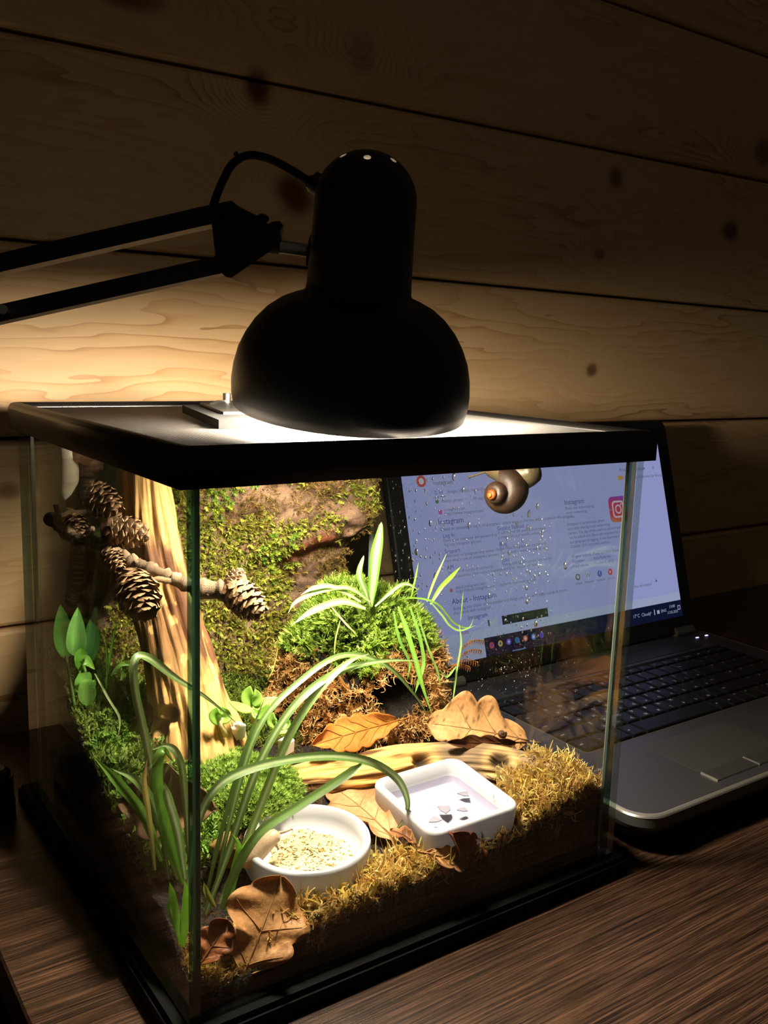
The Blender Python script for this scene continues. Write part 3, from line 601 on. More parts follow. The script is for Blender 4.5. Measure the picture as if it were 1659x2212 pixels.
# ================================================================ SOIL
HC = np.array([(.004, .008, .026), (.03, .004, .022), (.05, .004, .026), (.04, .012, .025), (.03, .012, .024), (.055, .012, .030), (.066, .004, .035), (.107, .004, .037), (.173, .004, .038), (.21, .004, .043), (.248, .004, .050), (.295, .004, .056), (.296, .032, .062), (.296, .07, .058), (.296, .11, .052), (.296, .16, .050), (.296, .22, .052), (.296, .288, .06),
    (.004, .057, .046), (.004, .115, .060), (.004, .175, .079), (.004, .2, .094), (.004, .232, .115), (.004, .285, .120), (.03, .05, .034), (.055, .03, .035), (.04, .09, .050), (.06, .085, .052), (.04, .13, .066), (.03, .17, .078), (.03, .22, .098), (.06, .2, .088),
    (.098, .055, .041), (.075, .04, .040), (.12, .07, .042), (.12, .03, .041), (.19, .045, .0465), (.16, .06, .045), (.22, .06, .048), (.24, .03, .055), (.27, .03, .060), (.085, .10, .058), (.10, .125, .064), (.075, .14, .070), (.09, .17, .078), (.12, .15, .064), (.15, .12, .050), (.2, .12, .050), (.25, .1, .052),
    (.16, .17, .060), (.22, .2, .055), (.15, .22, .075), (.2, .27, .08), (.1, .25, .088), (.27, .25, .06)])
def H(x, y):
    x = np.asarray(x, dtype=float); y = np.asarray(y, dtype=float)
    d = (x[..., None] - HC[:, 0]) ** 2 + (y[..., None] - HC[:, 1]) ** 2 + 6e-5; wt = d ** -1.8
    return (wt * HC[:, 2]).sum(-1) / wt.sum(-1)
def soil_mat():
    m, nt, o = newmat('dark_soil'); tx = N(nt, 'TexCoord'); a = N(nt, 'TexNoise', i_Scale=260.0, i_Detail=6.0, i_Roughness=.7); nt.links.new(tx.outputs['Object'], a.inputs[0])
    v = N(nt, 'TexVoronoi', i_Scale=420.0); nt.links.new(tx.outputs['Object'], v.inputs[0])
    col = ramp(nt, a.outputs[0], [(.35, lin((6, 4, 3))), (.55, lin((20, 14, 9))), (.78, lin((48, 34, 21)))])
    principled(nt, o, col, .85, .25, 0, math_(nt, 'ADD', a.outputs[0], v.outputs[0]), .8, .002); return m
M['soil'] = soil_mat()
nx, ny = 110, 108
gx, gy = np.meshgrid(np.linspace(GT + .0006, W - GT - .0006, nx), np.linspace(GT + .0006, D - GT - .0006, ny), indexing='ij')
gz = H(gx, gy) + (vnoise(np.stack([gx, gy, gx * 0], -1), 160, 3) - .5) * .006
gz = np.where((gx - .0975) ** 2 + (gy - .056) ** 2 < .0395 ** 2, np.minimum(gz, .0402), gz); gz = np.where((abs(gx - .1905) < .037) & (abs(gy - .0455) < .037), np.minimum(gz, .0468), gz)   # the dishes are pressed into the soil
V = np.stack([gx, gy, gz], -1).reshape(-1, 3); ii = lambda i, j: i * ny + j
F = [(ii(i, j), ii(i + 1, j), ii(i + 1, j + 1), ii(i, j + 1)) for i in range(nx - 1) for j in range(ny - 1)]
rim_ = [ii(i, 0) for i in range(nx)] + [ii(nx - 1, j) for j in range(1, ny)] + [ii(i, ny - 1) for i in range(nx - 2, -1, -1)] + [ii(0, j) for j in range(ny - 2, 0, -1)]
V2 = V[rim_].copy(); V2[:, 2] = .0126; nb = len(V); V = np.vstack([V, V2]); n = len(rim_)
F += [(rim_[k], nb + k, nb + (k + 1) % n, rim_[(k + 1) % n]) for k in range(n)]
soil = np_mesh('soil', V, np.array(F), None, M['soil'], None, True, 'stuff'); tag(soil, 'dark crumbly soil filling the bottom of the glass terrarium', 'soil')
# ================================================================ MOSS SPRIGS
def sprig_feather(nl=7, droop=.5, seed=0, wl=.26):
    r = np.random.default_rng(seed); P = np.array([(0, math.sin(u * droop * 1.6) * .35 * u, u) for u in np.linspace(0, 1, 6)]); V = []; F = []; c = []
    def quad(a, b, cc_, d, s0, s1): b0 = len(V); V.extend([a, b, cc_, d]); F.append((b0, b0 + 1, b0 + 2, b0 + 3)); c.extend([s0, s0, s1, s1])
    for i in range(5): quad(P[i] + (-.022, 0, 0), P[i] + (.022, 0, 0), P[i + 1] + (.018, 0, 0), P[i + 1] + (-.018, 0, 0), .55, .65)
    for k in range(nl):
        u = .18 + .8 * k / nl; p = np.array([np.interp(u, np.linspace(0, 1, 6), P[:, q]) for q in range(3)])
        for s in (-1, 1):
            L = wl * (1.15 - .7 * u) * r.uniform(.75, 1.2); d = np.array([s * L, r.uniform(-.12, .12), L * r.uniform(.4, .8)]); wv = np.array([0, .055, .02])
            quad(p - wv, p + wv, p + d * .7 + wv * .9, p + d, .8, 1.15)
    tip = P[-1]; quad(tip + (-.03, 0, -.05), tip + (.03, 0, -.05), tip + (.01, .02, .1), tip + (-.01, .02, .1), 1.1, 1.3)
    return np.array(V), np.array(F), np.array(c)
def sprig_star(seed=0, nl=7, rings=3, spread=.42):
    r = np.random.default_rng(seed); V = []; F = []; c = []
    for g in range(rings):
        z0 = .15 + .28 * g
        for k in range(nl):
            a = 2 * PI * (k + .4 * g) / nl + r.uniform(-.2, .2); L = spread * (1 - .18 * g) * r.uniform(.8, 1.2); d = np.array([math.cos(a), math.sin(a), 0]); t = np.array([-math.sin(a), math.cos(a), 0]) * .05
            p0 = np.array([0, 0, z0]); p1 = p0 + d * L * .5 + (0, 0, .2); p2 = p0 + d * L + (0, 0, .22 + .15 * g)
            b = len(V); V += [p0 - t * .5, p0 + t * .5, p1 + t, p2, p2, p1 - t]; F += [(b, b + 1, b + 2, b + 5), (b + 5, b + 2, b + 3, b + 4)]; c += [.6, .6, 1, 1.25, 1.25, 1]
    return np.array(V), np.array(F), np.array(c)
def sprig_curl(seed=0, curl=2.4, wdt=.05, nb=5):
    r = np.random.default_rng(seed); V = []; F = []; c = []
    def rib(p, d0, L, w0, cu, ax, n=6):
        q = np.array(p, dtype=float); d = np.array(d0, dtype=float); last = None
        for i in range(n):
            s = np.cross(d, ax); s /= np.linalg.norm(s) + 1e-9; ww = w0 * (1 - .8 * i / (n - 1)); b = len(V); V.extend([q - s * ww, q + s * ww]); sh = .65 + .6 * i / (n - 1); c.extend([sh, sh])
            if last is not None: F.append((last, last + 1, b + 1, b))
            last = b; q = q + d * L / (n - 1); an = cu / (n - 1); d = d * math.cos(an) + np.cross(ax, d) * math.sin(an)
    rib((0, 0, 0), (0, .15, 1), 1.1, wdt, curl * .45, np.array([1, .2, 0]), 7)
    for k in range(nb):
        a = r.uniform(0, 2 * PI); ax = np.array([math.cos(a), math.sin(a), 0]); d = np.array([-math.sin(a), math.cos(a), .8]); d /= np.linalg.norm(d)
        rib((r.uniform(-.08, .08), r.uniform(0, .12), r.uniform(.1, .7)), d, r.uniform(.35, .7), wdt * .9, r.uniform(.6, 1.3) * curl * r.choice((-1, 1)), ax, 5)
    return np.array(V), np.array(F), np.array(c)
def sprig_tuft(seed=0, n=14):
    r = np.random.default_rng(seed); V = []; F = []; c = []
    for k in range(n):
        a = r.uniform(0, 2 * PI); L = r.uniform(.6, 1.1); d = np.array([math.cos(a) * .5, math.sin(a) * .5, 1.0]) * L * (.5, .5, 1); t = np.array([-math.sin(a), math.cos(a), 0]) * .06; p0 = np.array([math.cos(a), math.sin(a), 0]) * .1; m = p0 + d * .55
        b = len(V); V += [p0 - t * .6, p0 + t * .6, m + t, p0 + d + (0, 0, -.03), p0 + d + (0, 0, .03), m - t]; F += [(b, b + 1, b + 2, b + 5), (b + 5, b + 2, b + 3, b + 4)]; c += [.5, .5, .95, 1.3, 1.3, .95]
    return np.array(V), np.array(F), np.array(c)
FEA = [sprig_feather(7, .5 + .5 * k, k) for k in range(3)]; STA = [sprig_star(k) for k in range(2)]; CUR = [sprig_curl(k, 2.0 + .7 * k) for k in range(4)]; TUF = [sprig_tuft(k) for k in range(3)]
M['moss'] = vcol('moss', .55, .35, .35, .12, 1400, .1)
def scatter(P, Nn, kinds, smin, smax, pal, tilt=.5, aspect=1.0):
    # plants one sprig per point, turned and tinted at random; returns arrays of one joined patch
    P = np.asarray(P); Nn = np.asarray(Nn); k = len(P); VV = []; FF = []; CC = []; off = 0; pick = rng.integers(0, len(kinds), k); pal = np.array([lin(c)[:3] for c in pal])
    for q, (V, F, c) in enumerate(kinds):
        idx = np.where(pick == q)[0]; m = len(idx)
        if m == 0: continue
        nn = Nn[idx] + rng.normal(0, tilt, (m, 3)) * .6; nn /= np.linalg.norm(nn, axis=1, keepdims=True)
        rv = rng.normal(0, 1, (m, 3)); t = np.cross(nn, rv); t /= np.linalg.norm(t, axis=1, keepdims=True) + 1e-9; b = np.cross(nn, t)
        s = rng.uniform(smin, smax, m)[:, None, None]
        X = (V[None, :, 0:1] * t[:, None] * aspect + V[None, :, 1:2] * b[:, None] * aspect + V[None, :, 2:3] * nn[:, None]) * s + P[idx][:, None]
        a = rng.uniform(0, 1, (m, 1)); i0 = rng.integers(0, len(pal), m); i1 = rng.integers(0, len(pal), m); col = pal[i0] * (1 - a) + pal[i1] * a; col = col * rng.uniform(.7, 1.25, (m, 1))
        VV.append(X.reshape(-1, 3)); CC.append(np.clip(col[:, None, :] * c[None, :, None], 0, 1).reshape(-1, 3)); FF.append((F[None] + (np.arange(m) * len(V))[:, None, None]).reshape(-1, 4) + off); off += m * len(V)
    return np.concatenate(VV), np.concatenate(FF), np.concatenate(CC)
def patch(name, parts, parent=None, label=None, cat=None, mat=None):
    off = 0; V = []; F = []; Cc = []
    for v, f, c in parts: V.append(v); F.append(f + off); Cc.append(c); off += len(v)
    V = np.concatenate(V); V[:, 0] = np.clip(V[:, 0], GT + .0003, W - GT - .0003); V[:, 1] = np.clip(V[:, 1], GT + .0003, D - GT - .0003)
    o = np_mesh(name, V, np.concatenate(F), np.concatenate(Cc), mat or M['moss'], parent, False, 'stuff')
    return tag(o, label, cat)
def ground(n, poly=None, dens=None, box=None):
    x0, x1, y0, y1 = box; X = rng.uniform(x0, x1, n * 3); Y = rng.uniform(y0, y1, n * 3)
    k = np.ones(len(X), dtype=bool) if dens is None else dens(X, Y)
    X, Y = X[k][:n], Y[k][:n]; e_ = .002; hx = (H(X + e_, Y) - H(X - e_, Y)) / (2 * e_); hy = (H(X, Y + e_) - H(X, Y - e_)) / (2 * e_)
    nn = np.stack([-hx, -hy, np.ones_like(hx)], -1); nn /= np.linalg.norm(nn, axis=1, keepdims=True)
    return np.stack([X, Y, H(X, Y)], -1), nn
# ================================================================ BARK BACKGROUND
bark = thing('cork_bark', (.165, .27, .06), 'mossy slab of bark standing against the back glass of the terrarium', 'bark')
def bark_y(x, z):
    P = np.stack([x, x * 0, z], -1)
    y = .262 - (vnoise(P, 38, 11, 4) - .5) * .022 - (vnoise(P * (1, 1, 3), 90, 5, 2) - .5) * .006
    led = .178 + .10 * (x - .2) ; s = 1 / (1 + np.exp(-(z - led) / .0022)); part_ = 1 / (1 + np.exp(-(x - .165) / .012))
    y -= s * part_ * .013 - (1 - s) * part_ * .007
    y -= .010 * np.clip((z - .2) / .06, 0, 1) * np.sin(np.clip((x - .02) / .26, 0, 1) * PI)
    return np.clip(y, .222, D - GT - .010)
nbx, nbz = 120, 100; bu, bv = np.meshgrid(np.linspace(0, 1, nbx), np.linspace(0, 1, nbz), indexing='ij')
bz = .055 + bv * (.268 - .055)
right = np.interp(bz[0], [.055, .12, .165, .185, .20, .215, .25, .268], [.262, .262, .262, .264, .272, .279, .278, .272]) + (vnoise(np.stack([bz[0], bz[0] * 0, bz[0] * 0], -1), 130, 8) - .5) * .006
left_ = np.interp(bz[0], [.055, .11, .14, .2, .268], [.022, .028, .050, .082, .098]) + (vnoise(np.stack([bz[0], bz[0] * 0, bz[0] * 0], -1), 150, 3) - .5) * .008
bx_ = left_[None, :] + bu * (right - left_)[None, :]; by = bark_y(bx_, bz); edge_ = np.minimum(1, np.minimum(bu, 1 - bu) * 14); by = by + (1 - edge_ ** .5) * .010
by = np.minimum(by, D - GT - .0085)
Vf = np.stack([bx_, by, bz], -1).reshape(-1, 3); Vb = Vf.copy(); Vb[:, 1] = D - GT - .0008
F = []; nv = len(Vf); bi = lambda i, j: i * nbz + j
for i in range(nbx - 1):
    for j in range(nbz - 1): F += [(bi(i, j), bi(i + 1, j), bi(i + 1, j + 1), bi(i, j + 1)), (nv + bi(i, j), nv + bi(i, j + 1), nv + bi(i + 1, j + 1), nv + bi(i + 1, j))]
for i in range(nbx - 1):
    for j in (0, nbz - 1): F.append((bi(i, j), bi(i + 1, j), nv + bi(i + 1, j), nv + bi(i, j)))
for j in range(nbz - 1):
    for i in (0, nbx - 1): F.append((bi(i, j), bi(i, j + 1), nv + bi(i, j + 1), nv + bi(i, j)))
cn = vnoise(Vf * (1, 1, 2.5), 60, 21, 4)[:, None]; c0, c1 = np.array(lin((58, 42, 32))[:3]), np.array(lin((128, 100, 80))[:3]); bc = c0 + (c1 - c0) * np.clip((cn - .3) / .4, 0, 1)
pt = np.exp(-(((Vf[:, 0] - .212) / .026) ** 2 + ((Vf[:, 2] - .180 - .30 * (Vf[:, 0] - .212)) / .010) ** 2) ** 2)[:, None]; bc = bc * (1 - pt) + np.array(lin((122, 62, 40))[:3]) * pt
np_mesh('bark_slab', np.vstack([Vf, Vb]), np.array(F), np.vstack([bc, bc * .5]), vcol('bark', .75, .25, 0, .3, 700, .8), bark, True)
fx, fz, fy = Vf[:, 0], Vf[:, 2], Vf[:, 1]
def on_bark(n, dens):
    a = rng.integers(0, nbx - 1, n * 4); b = rng.integers(0, nbz - 1, n * 4); p = Vf[a * nbz + b] + rng.uniform(-.001, .001, (n * 4, 3)); k = rng.uniform(0, 1, n * 4) < dens(p); p = p[k]; p = p[np.exp(-(((p[:, 0] - .212) / .026) ** 2 + ((p[:, 2] - .180 - .30 * (p[:, 0] - .212)) / .010) ** 2) ** 2) < .35][:n]
    return p, np.tile(np.array([[0., -1, .15]]), (len(p), 1))
mn = lambda p, s, seed: vnoise(p, s, seed, 2)
low = lambda p: np.clip((.215 - p[:, 2]) / .09, 0, 1)
p1 = on_bark(7000, lambda p: np.clip((mn(p, 34, 1) - .34 - .16 * (p[:, 0] > .205) + .35 * low(p) * (p[:, 0] < .20)) * 4, 0, 1))
p2 = on_bark(7000, lambda p: np.clip((mn(p, 40, 7) - .35) * 3, .04, 1) * (1 - .5 * pt.mean()))
p3 = on_bark(700, lambda p: np.clip((mn(p, 26, 9) - .52) * 5, 0, 1) * (p[:, 2] > .15))
eg = Vf.reshape(nbx, nbz, 3)[1:9, 62:98].reshape(-1, 3); eg = eg[rng.integers(0, len(eg), 260)]
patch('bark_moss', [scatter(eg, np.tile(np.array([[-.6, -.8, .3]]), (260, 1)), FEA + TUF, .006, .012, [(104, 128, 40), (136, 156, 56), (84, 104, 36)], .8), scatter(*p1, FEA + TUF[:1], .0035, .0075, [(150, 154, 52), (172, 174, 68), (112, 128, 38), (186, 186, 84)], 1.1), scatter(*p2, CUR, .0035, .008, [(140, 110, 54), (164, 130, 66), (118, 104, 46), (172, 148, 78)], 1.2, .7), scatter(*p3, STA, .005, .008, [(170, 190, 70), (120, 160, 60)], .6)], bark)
# ================================================================ GROUND MOSS
left_d = lambda X, Y: ((X < .055 + .25 * (Y - .08)) & (Y > .075)) & ~((X - .075) ** 2 + (Y - .165) ** 2 < .00035)
back_d = lambda X, Y: (Y > .165) & (X > .06)
p = ground(5200, dens=left_d, box=(.008, .12, .075, .285)); q = ground(3200, dens=back_d, box=(.06, .29, .165, .285)); r2 = ground(500, dens=left_d, box=(.008, .12, .075, .285))
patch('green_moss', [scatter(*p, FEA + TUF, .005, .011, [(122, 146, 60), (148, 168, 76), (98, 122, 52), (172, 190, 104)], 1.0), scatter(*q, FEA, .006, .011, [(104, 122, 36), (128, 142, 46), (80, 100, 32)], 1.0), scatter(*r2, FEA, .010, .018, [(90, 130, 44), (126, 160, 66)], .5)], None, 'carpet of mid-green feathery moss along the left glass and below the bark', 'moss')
hump = lambda X, Y: (((X - .083) / .040) ** 2 + ((Y - .116) / .030) ** 2 < .72 + .55 * vnoise(np.stack([X, Y, X * 0], -1), 75, 13, 2))
p, nn_ = ground(3600, dens=hump, box=(.035, .125, .07, .145)); dd_ = 1 - ((p[:, 0] - .083) / .040) ** 2 - ((p[:, 1] - .116) / .030) ** 2
hz = .011 * np.sqrt(np.clip(dd_, 0, 1)) + (vnoise(p * (1, 1, 0), 95, 31, 3) - .5) * .014; p[:, 2] += hz; nn_ = nn_ + np.stack([(p[:, 0] - .08) / .04, (p[:, 1] - .108) / .03, p[:, 0] * 0], -1) * .5
patch('cushion_moss', [scatter(p, nn_, TUF + STA, .0032, .0058, [(134, 164, 66), (156, 184, 84), (96, 124, 44), (172, 198, 104)], .8, 1.2)], None, 'bright lime-green cushion of moss behind the round white dish', 'moss')
gold = lambda X, Y: ((Y < .018 + .022 * vnoise(np.stack([X, Y, X * 0], -1), 60, 3) + .03 * np.clip((X - .22) / .05, 0, 1)) & (X > .045 + .024 * (Y < .016))) & ~((X - .0975) ** 2 + (Y - .056) ** 2 < .037 ** 2) & ~((abs(X - .191) < .036) & (abs(Y - .046) < .036))
BIG = [sprig_curl(20 + k, 1.6 + .5 * k, .075, 4) for k in range(3)]
p = ground(1500, dens=gold, box=(.045, .293, .0065, .09)); q = ground(420, dens=lambda X, Y: (X < .034 + .02 * (Y > .02)) & (Y < .034), box=(.008, .056, .0065, .034))
r2 = ground(900, dens=lambda X, Y: ((X - .265) ** 2 + (Y - .022) ** 2 < .028 ** 2), box=(.23, .292, .0065, .05)); r2[0][:, 2] += .002
patch('golden_moss', [scatter(*p, CUR[:2] + BIG, .009, .019, [(232, 200, 122), (208, 172, 98), (240, 216, 146), (166, 126, 72), (222, 206, 112)], 1.4, .9), scatter(*ground(2200, dens=gold, box=(.045, .293, .0065, .09)), CUR, .004, .010, [(120, 86, 46), (160, 122, 66), (92, 66, 36), (190, 156, 90)], 1.6, .8), scatter(*q, CUR, .006, .012, [(190, 164, 88), (160, 124, 62)], 1.2, .9), scatter(*r2, CUR + BIG, .007, .013, [(206, 176, 98), (180, 148, 78), (220, 196, 112), (120, 86, 46), (150, 112, 60)], 1.5, .9)], None, 'strip of golden brown curly dry moss along the front glass', 'moss')
# loose brown moss and litter between the things
p = ground(900, dens=lambda X, Y: (Y > .07) & (Y < .17) & (X > .12), box=(.12, .292, .07, .17)); q = ground(500, dens=lambda X, Y: (Y > .02) & ~((X - .0975) ** 2 + (Y - .056) ** 2 < .038 ** 2) & ~((abs(X - .191) < .036) & (abs(Y - .046) < .036)), box=(.02, .24, .012, .09))
patch('moss_litter', [scatter(*p, CUR, .004, .009, [(96, 70, 34), (124, 96, 48), (86, 84, 34)], 1.0, .8), scatter(*q, CUR, .003, .007, [(96, 66, 36), (130, 96, 52)], 1.1, .7)], None, 'thin litter of brown moss strands on the soil around the dishes', 'moss')
# ================================================================ MOSS MOUND WITH A CAVE
MC = np.array([.2265, .190, .060]); MR = np.array([.064, .052, .098])
mound = thing('moss_mound', tuple(MC), 'domed mound of moss with a dark cave in front and grass on top', 'mound')
hole = ony(840, 1493, .150) - MC; 
tq, pq_ = np.meshgrid(np.linspace(0, PI / 2 + .12, 48), np.linspace(0, 2 * PI, 97)[:-1], indexing='ij')
dirs = np.stack([np.sin(tq) * np.cos(pq_), np.sin(tq) * np.sin(pq_), np.cos(tq)], -1)
def mound_pt(d):
    r = 1 + (vnoise(d, 2.6, 41, 3) - .5) * .62; P = d * MR * r[..., None]
    e_ = np.sqrt(((P[..., 0] - hole[0]) / .0165) ** 2 + ((P[..., 2] - hole[2] + .001) / .0115) ** 2); e_ = np.where(d[..., 1] < 0, e_, 9)
    k = 1 / (1 + np.exp((e_ - 1) * 9)); return P, k
P, kk = mound_pt(dirs); P = P + np.array([0, 1, 0]) * (kk * .048)[..., None] * 1.0
V = (P + MC).reshape(-1, 3); V[:, 0] = np.minimum(V[:, 0], W - GT - .001); V[:, 1] = np.clip(V[:, 1], .02, D - GT - .001); n1, n2 = tq.shape
F = [(i * n2 + j, (i + 1) * n2 + j, (i + 1) * n2 + (j + 1) % n2, i * n2 + (j + 1) % n2) for i in range(n1 - 1) for j in range(n2)]
np_mesh('mound_core', V, np.array(F), None, M['soil'], mound, True)
sel = rng.normal(0, 1, (16000, 3)); sel[:, 2] = np.abs(sel[:, 2]); sel /= np.linalg.norm(sel, axis=1, keepdims=True); Pm, km = mound_pt(sel); ok = km < .12; sel, Pm = sel[ok], Pm[ok] + MC
nrm = sel / MR; nrm /= np.linalg.norm(nrm, axis=1, keepdims=True); up_ = (Pm[:, 2] - MC[2]) / MR[2] + (vnoise(Pm, 50, 3) - .5) * .5
ok = (Pm[:, 0] < W - GT - .002) & (Pm[:, 1] < D - GT); top_ = ok & (up_ > .55); bot_ = ok & (up_ <= .55)
i1 = np.where(top_)[0][:3000]; i2 = np.where(bot_)[0][:3400]
patch('green_moss_cap', [scatter(Pm[i1], nrm[i1] + (0, 0, .5), FEA + TUF[:1], .006, .012, [(126, 156, 50), (150, 180, 66), (104, 136, 42), (170, 190, 90)], 1.0)], mound)
patch('brown_moss_skirt', [scatter(Pm[i2], nrm[i2] + (0, 0, -.3), CUR + FEA[:1], .007, .014, [(200, 150, 88), (218, 172, 108), (164, 118, 64), (226, 190, 128)], 1.1)], mound)
# one dry fern-like moss frond arching out over the right of the mound
fr = MB(); base = ony(985, 1400, .150); tip = [ony(1005, 1385, .148), ony(1030, 1380, .146), ony(1043, 1388, .144)]
for b_, e2 in (((985, 1425), (1040, 1405)), ((975, 1440), (1032, 1430)), ((990, 1405), (1046, 1384)), ((965, 1450), (1015, 1440))):
    a_ = ony(*b_, .150); c_ = ony(*e2, .146); m_ = (a_ + c_) / 2 + (0, 0, .004); sp_ = spline([a_, m_, c_], 12); fr.tube(list(sp_), .0004, 5, True, 0, lin((150, 96, 48)))
    for i in range(2, 12):
        for s in (-1, 1): d = np.array([.2 * s, .1, -.9]); fr.tube([sp_[i], sp_[i] + d * .0022 + (0, s * .0012, 0), sp_[i] + d * .0042 + (0, s * .0016, 0)], [.0003, .00025, .0001], 4, True, 0, lin((158, 102, 52)))
fr.build('dry_frond', M['moss'], mound, col=True)
# ================================================================ DRIFTWOOD
def woody(name, mat_kw=None):
    # colour on the mesh; streaks run along the grain carried in the 'gp' attribute
    m, nt, o = newmat(name); a = N(nt, 'Attribute', attribute_name='Col'); g = N(nt, 'Attribute', attribute_name='gp')
    mp = N(nt, 'Mapping'); mp.inputs['Scale'].default_value = (420, 22, 1); nt.links.new(g.outputs['Vector'], mp.inputs[0])
    n1 = N(nt, 'TexNoise', i_Scale=1.0, i_Detail=5.0, i_Roughness=.65); nt.links.new(mp.outputs[0], n1.inputs[0])
    f = math_(nt, 'MULTIPLY_ADD', math_(nt, 'POWER', n1.outputs[0], 1.6), 2.9, .06); mm = nt.nodes.new('ShaderNodeVectorMath'); mm.operation = 'SCALE'; nt.links.new(a.outputs[0], mm.inputs[0]); nt.links.new(f, mm.inputs['Scale'])
    principled(nt, o, mm.outputs[0], .7, .25, 0, n1.outputs[0], .7, .0012); return m
M['wood'] = woody('weathered_wood')
KN = []
def log_mesh(name, pts, radii, mat, parent, col_fn, n=128, k=220, seed=0, ridge=.16, flat=1.0, lump=.25, dents=()):
    P = spline(pts, k); R = np.interp(np.linspace(0, 1, k), np.linspace(0, 1, len(radii)), radii); V = []; gp = []
    t = P[1] - P[0]; u = np.cross(t, (.2, .3, 1)); u /= np.linalg.norm(u); L = 0
    ang = np.linspace(0, 2 * PI, n, endpoint=False); allV = np.zeros((k, n, 3)); G = np.zeros((k, n, 3))
    for i in range(k):
        t = P[min(i + 1, k - 1)] - P[max(i - 1, 0)]; t /= np.linalg.norm(t); u = u - t * (u @ t); u /= np.linalg.norm(u); v = np.cross(t, u)
        if i: L += np.linalg.norm(P[i] - P[i - 1])
        d = np.cos(ang)[:, None] * u + np.sin(ang)[:, None] * v * flat
        q = np.stack([np.cos(ang) * .6, np.sin(ang) * .6, np.full(n, L * 6)], -1)
        r = 1 + (vnoise(q, 2.2, seed, 3) - .5) * lump * 2 + (vnoise(q * (1, 1, .35), 9, seed + 3, 2) - .5) * ridge * 2 + (vnoise(q * (1, 1, .12), 34, seed + 5, 2) - .5) * ridge * .7
        allV[i] = P[i] + d * (R[i] * r)[:, None]; G[i] = np.stack([ang * R.mean(), np.full(n, L), ang], -1)
    seen = []
    for c, rad, dep in dents:      # a knot is named by where it shows; it sinks into the side of the wood that faces there
        if len(c) == 2:
            r_d = ray(*c); r_d = r_d / np.linalg.norm(r_d); rel = allV - CP; tt_ = rel @ r_d; off_ = np.linalg.norm(rel - tt_[..., None] * r_d, axis=2); c = allV.reshape(-1, 3)[np.argmin((tt_ + off_ * 40).ravel())].copy()
        seen.append((c, rad, dep))
    KN[:] = [q[0] for q in seen]; V0 = allV.copy()
    for c, rad, dep in seen:
        dd = np.linalg.norm(allV - np.array(c), axis=2); allV -= ((allV - P[:, None]) * (dep * np.exp(-(dd / rad) ** 4))[..., None])
    V = allV.reshape(-1, 3); F = [(i * n + j, i * n + (j + 1) % n, (i + 1) * n + (j + 1) % n, (i + 1) * n + j) for i in range(k - 1) for j in range(n)]
    b = len(V); V = np.vstack([V, P[:1] , P[-1:]]); F = np.array(F + [(b, (j + 1) % n, j, j) for j in range(0)] , dtype=int)
    cap = [(b, (j + 1) % n, j) for j in range(n)] + [(b + 1, (k - 1) * n + j, (k - 1) * n + (j + 1) % n) for j in range(n)]
    me = bpy.data.meshes.new(name); me.from_pydata(V.tolist(), [], F.tolist() + cap); cols = np.vstack([col_fn(V0, G).reshape(-1, 3), np.array(lin((96, 70, 44))[:3])[None].repeat(2, 0)])
    a = me.color_attributes.new('Col', 'FLOAT_COLOR', 'POINT'); a.data.foreach_set('color', np.concatenate([cols, np.ones((len(cols), 1))], 1).astype(np.float32).ravel())
    g = me.attributes.new('gp', 'FLOAT_VECTOR', 'POINT'); g.data.foreach_set('vector', np.vstack([G.reshape(-1, 3), np.zeros((2, 3))]).astype(np.float32).ravel())
    me.polygons.foreach_set('use_smooth', [True] * len(me.polygons)); me.materials.append(mat); o = bpy.data.objects.new(name, me); C.objects.link(o); adopt(o, parent); return o
lc = lambda c: np.array(lin(c)[:3])
trunk = thing('driftwood_stump', tuple(ony(420, 1590, .166)), 'tall pale driftwood trunk with brown bark strips leaning at the left inside the terrarium', 'driftwood')
tp = [ony(312, 1000, .196), ony(314, 1060, .194), ony(330, 1200, .190), ony(366, 1330, .184), ony(396, 1450, .178), ony(412, 1540, .172), ony(424, 1640, .166)]
tk = [(334, 1538), (366, 1546), (350, 1574)]
def trunk_col(Vv, G):
    nn = vnoise(np.stack([G[..., 2] * 1.1, G[..., 1] * 22, G[..., 0] * 0], -1), 1.0, 17, 3); f = np.clip((nn - .47) * 9, 0, 1)[..., None]
    z = Vv[..., 2:3]; mid = np.clip(1.2 - np.abs(z - .165) / .055, 0, 1); f = np.clip(f + mid * .85 * (vnoise(Vv, 90, 4, 2)[..., None] > .42), 0, 1)
    f = f * np.clip((.24 - z) / .03, 0.25, 1)
    c = lc((206, 162, 98)) * (1 - f) + lc((92, 60, 38)) * f
    for q in KN: k_ = np.exp(-(np.linalg.norm(Vv - q, axis=2, keepdims=True) / .0052) ** 4); c = c * (1 - k_ * .85) + lc((52, 36, 24)) * k_ * .85
    return c
log_mesh('trunk_wood', tp, [.0130, .0140, .0175, .0215, .0230, .0250, .029], M['wood'], trunk, trunk_col, seed=2, ridge=.24, lump=.30, dents=[(q, .0055, .42) for q in tk])
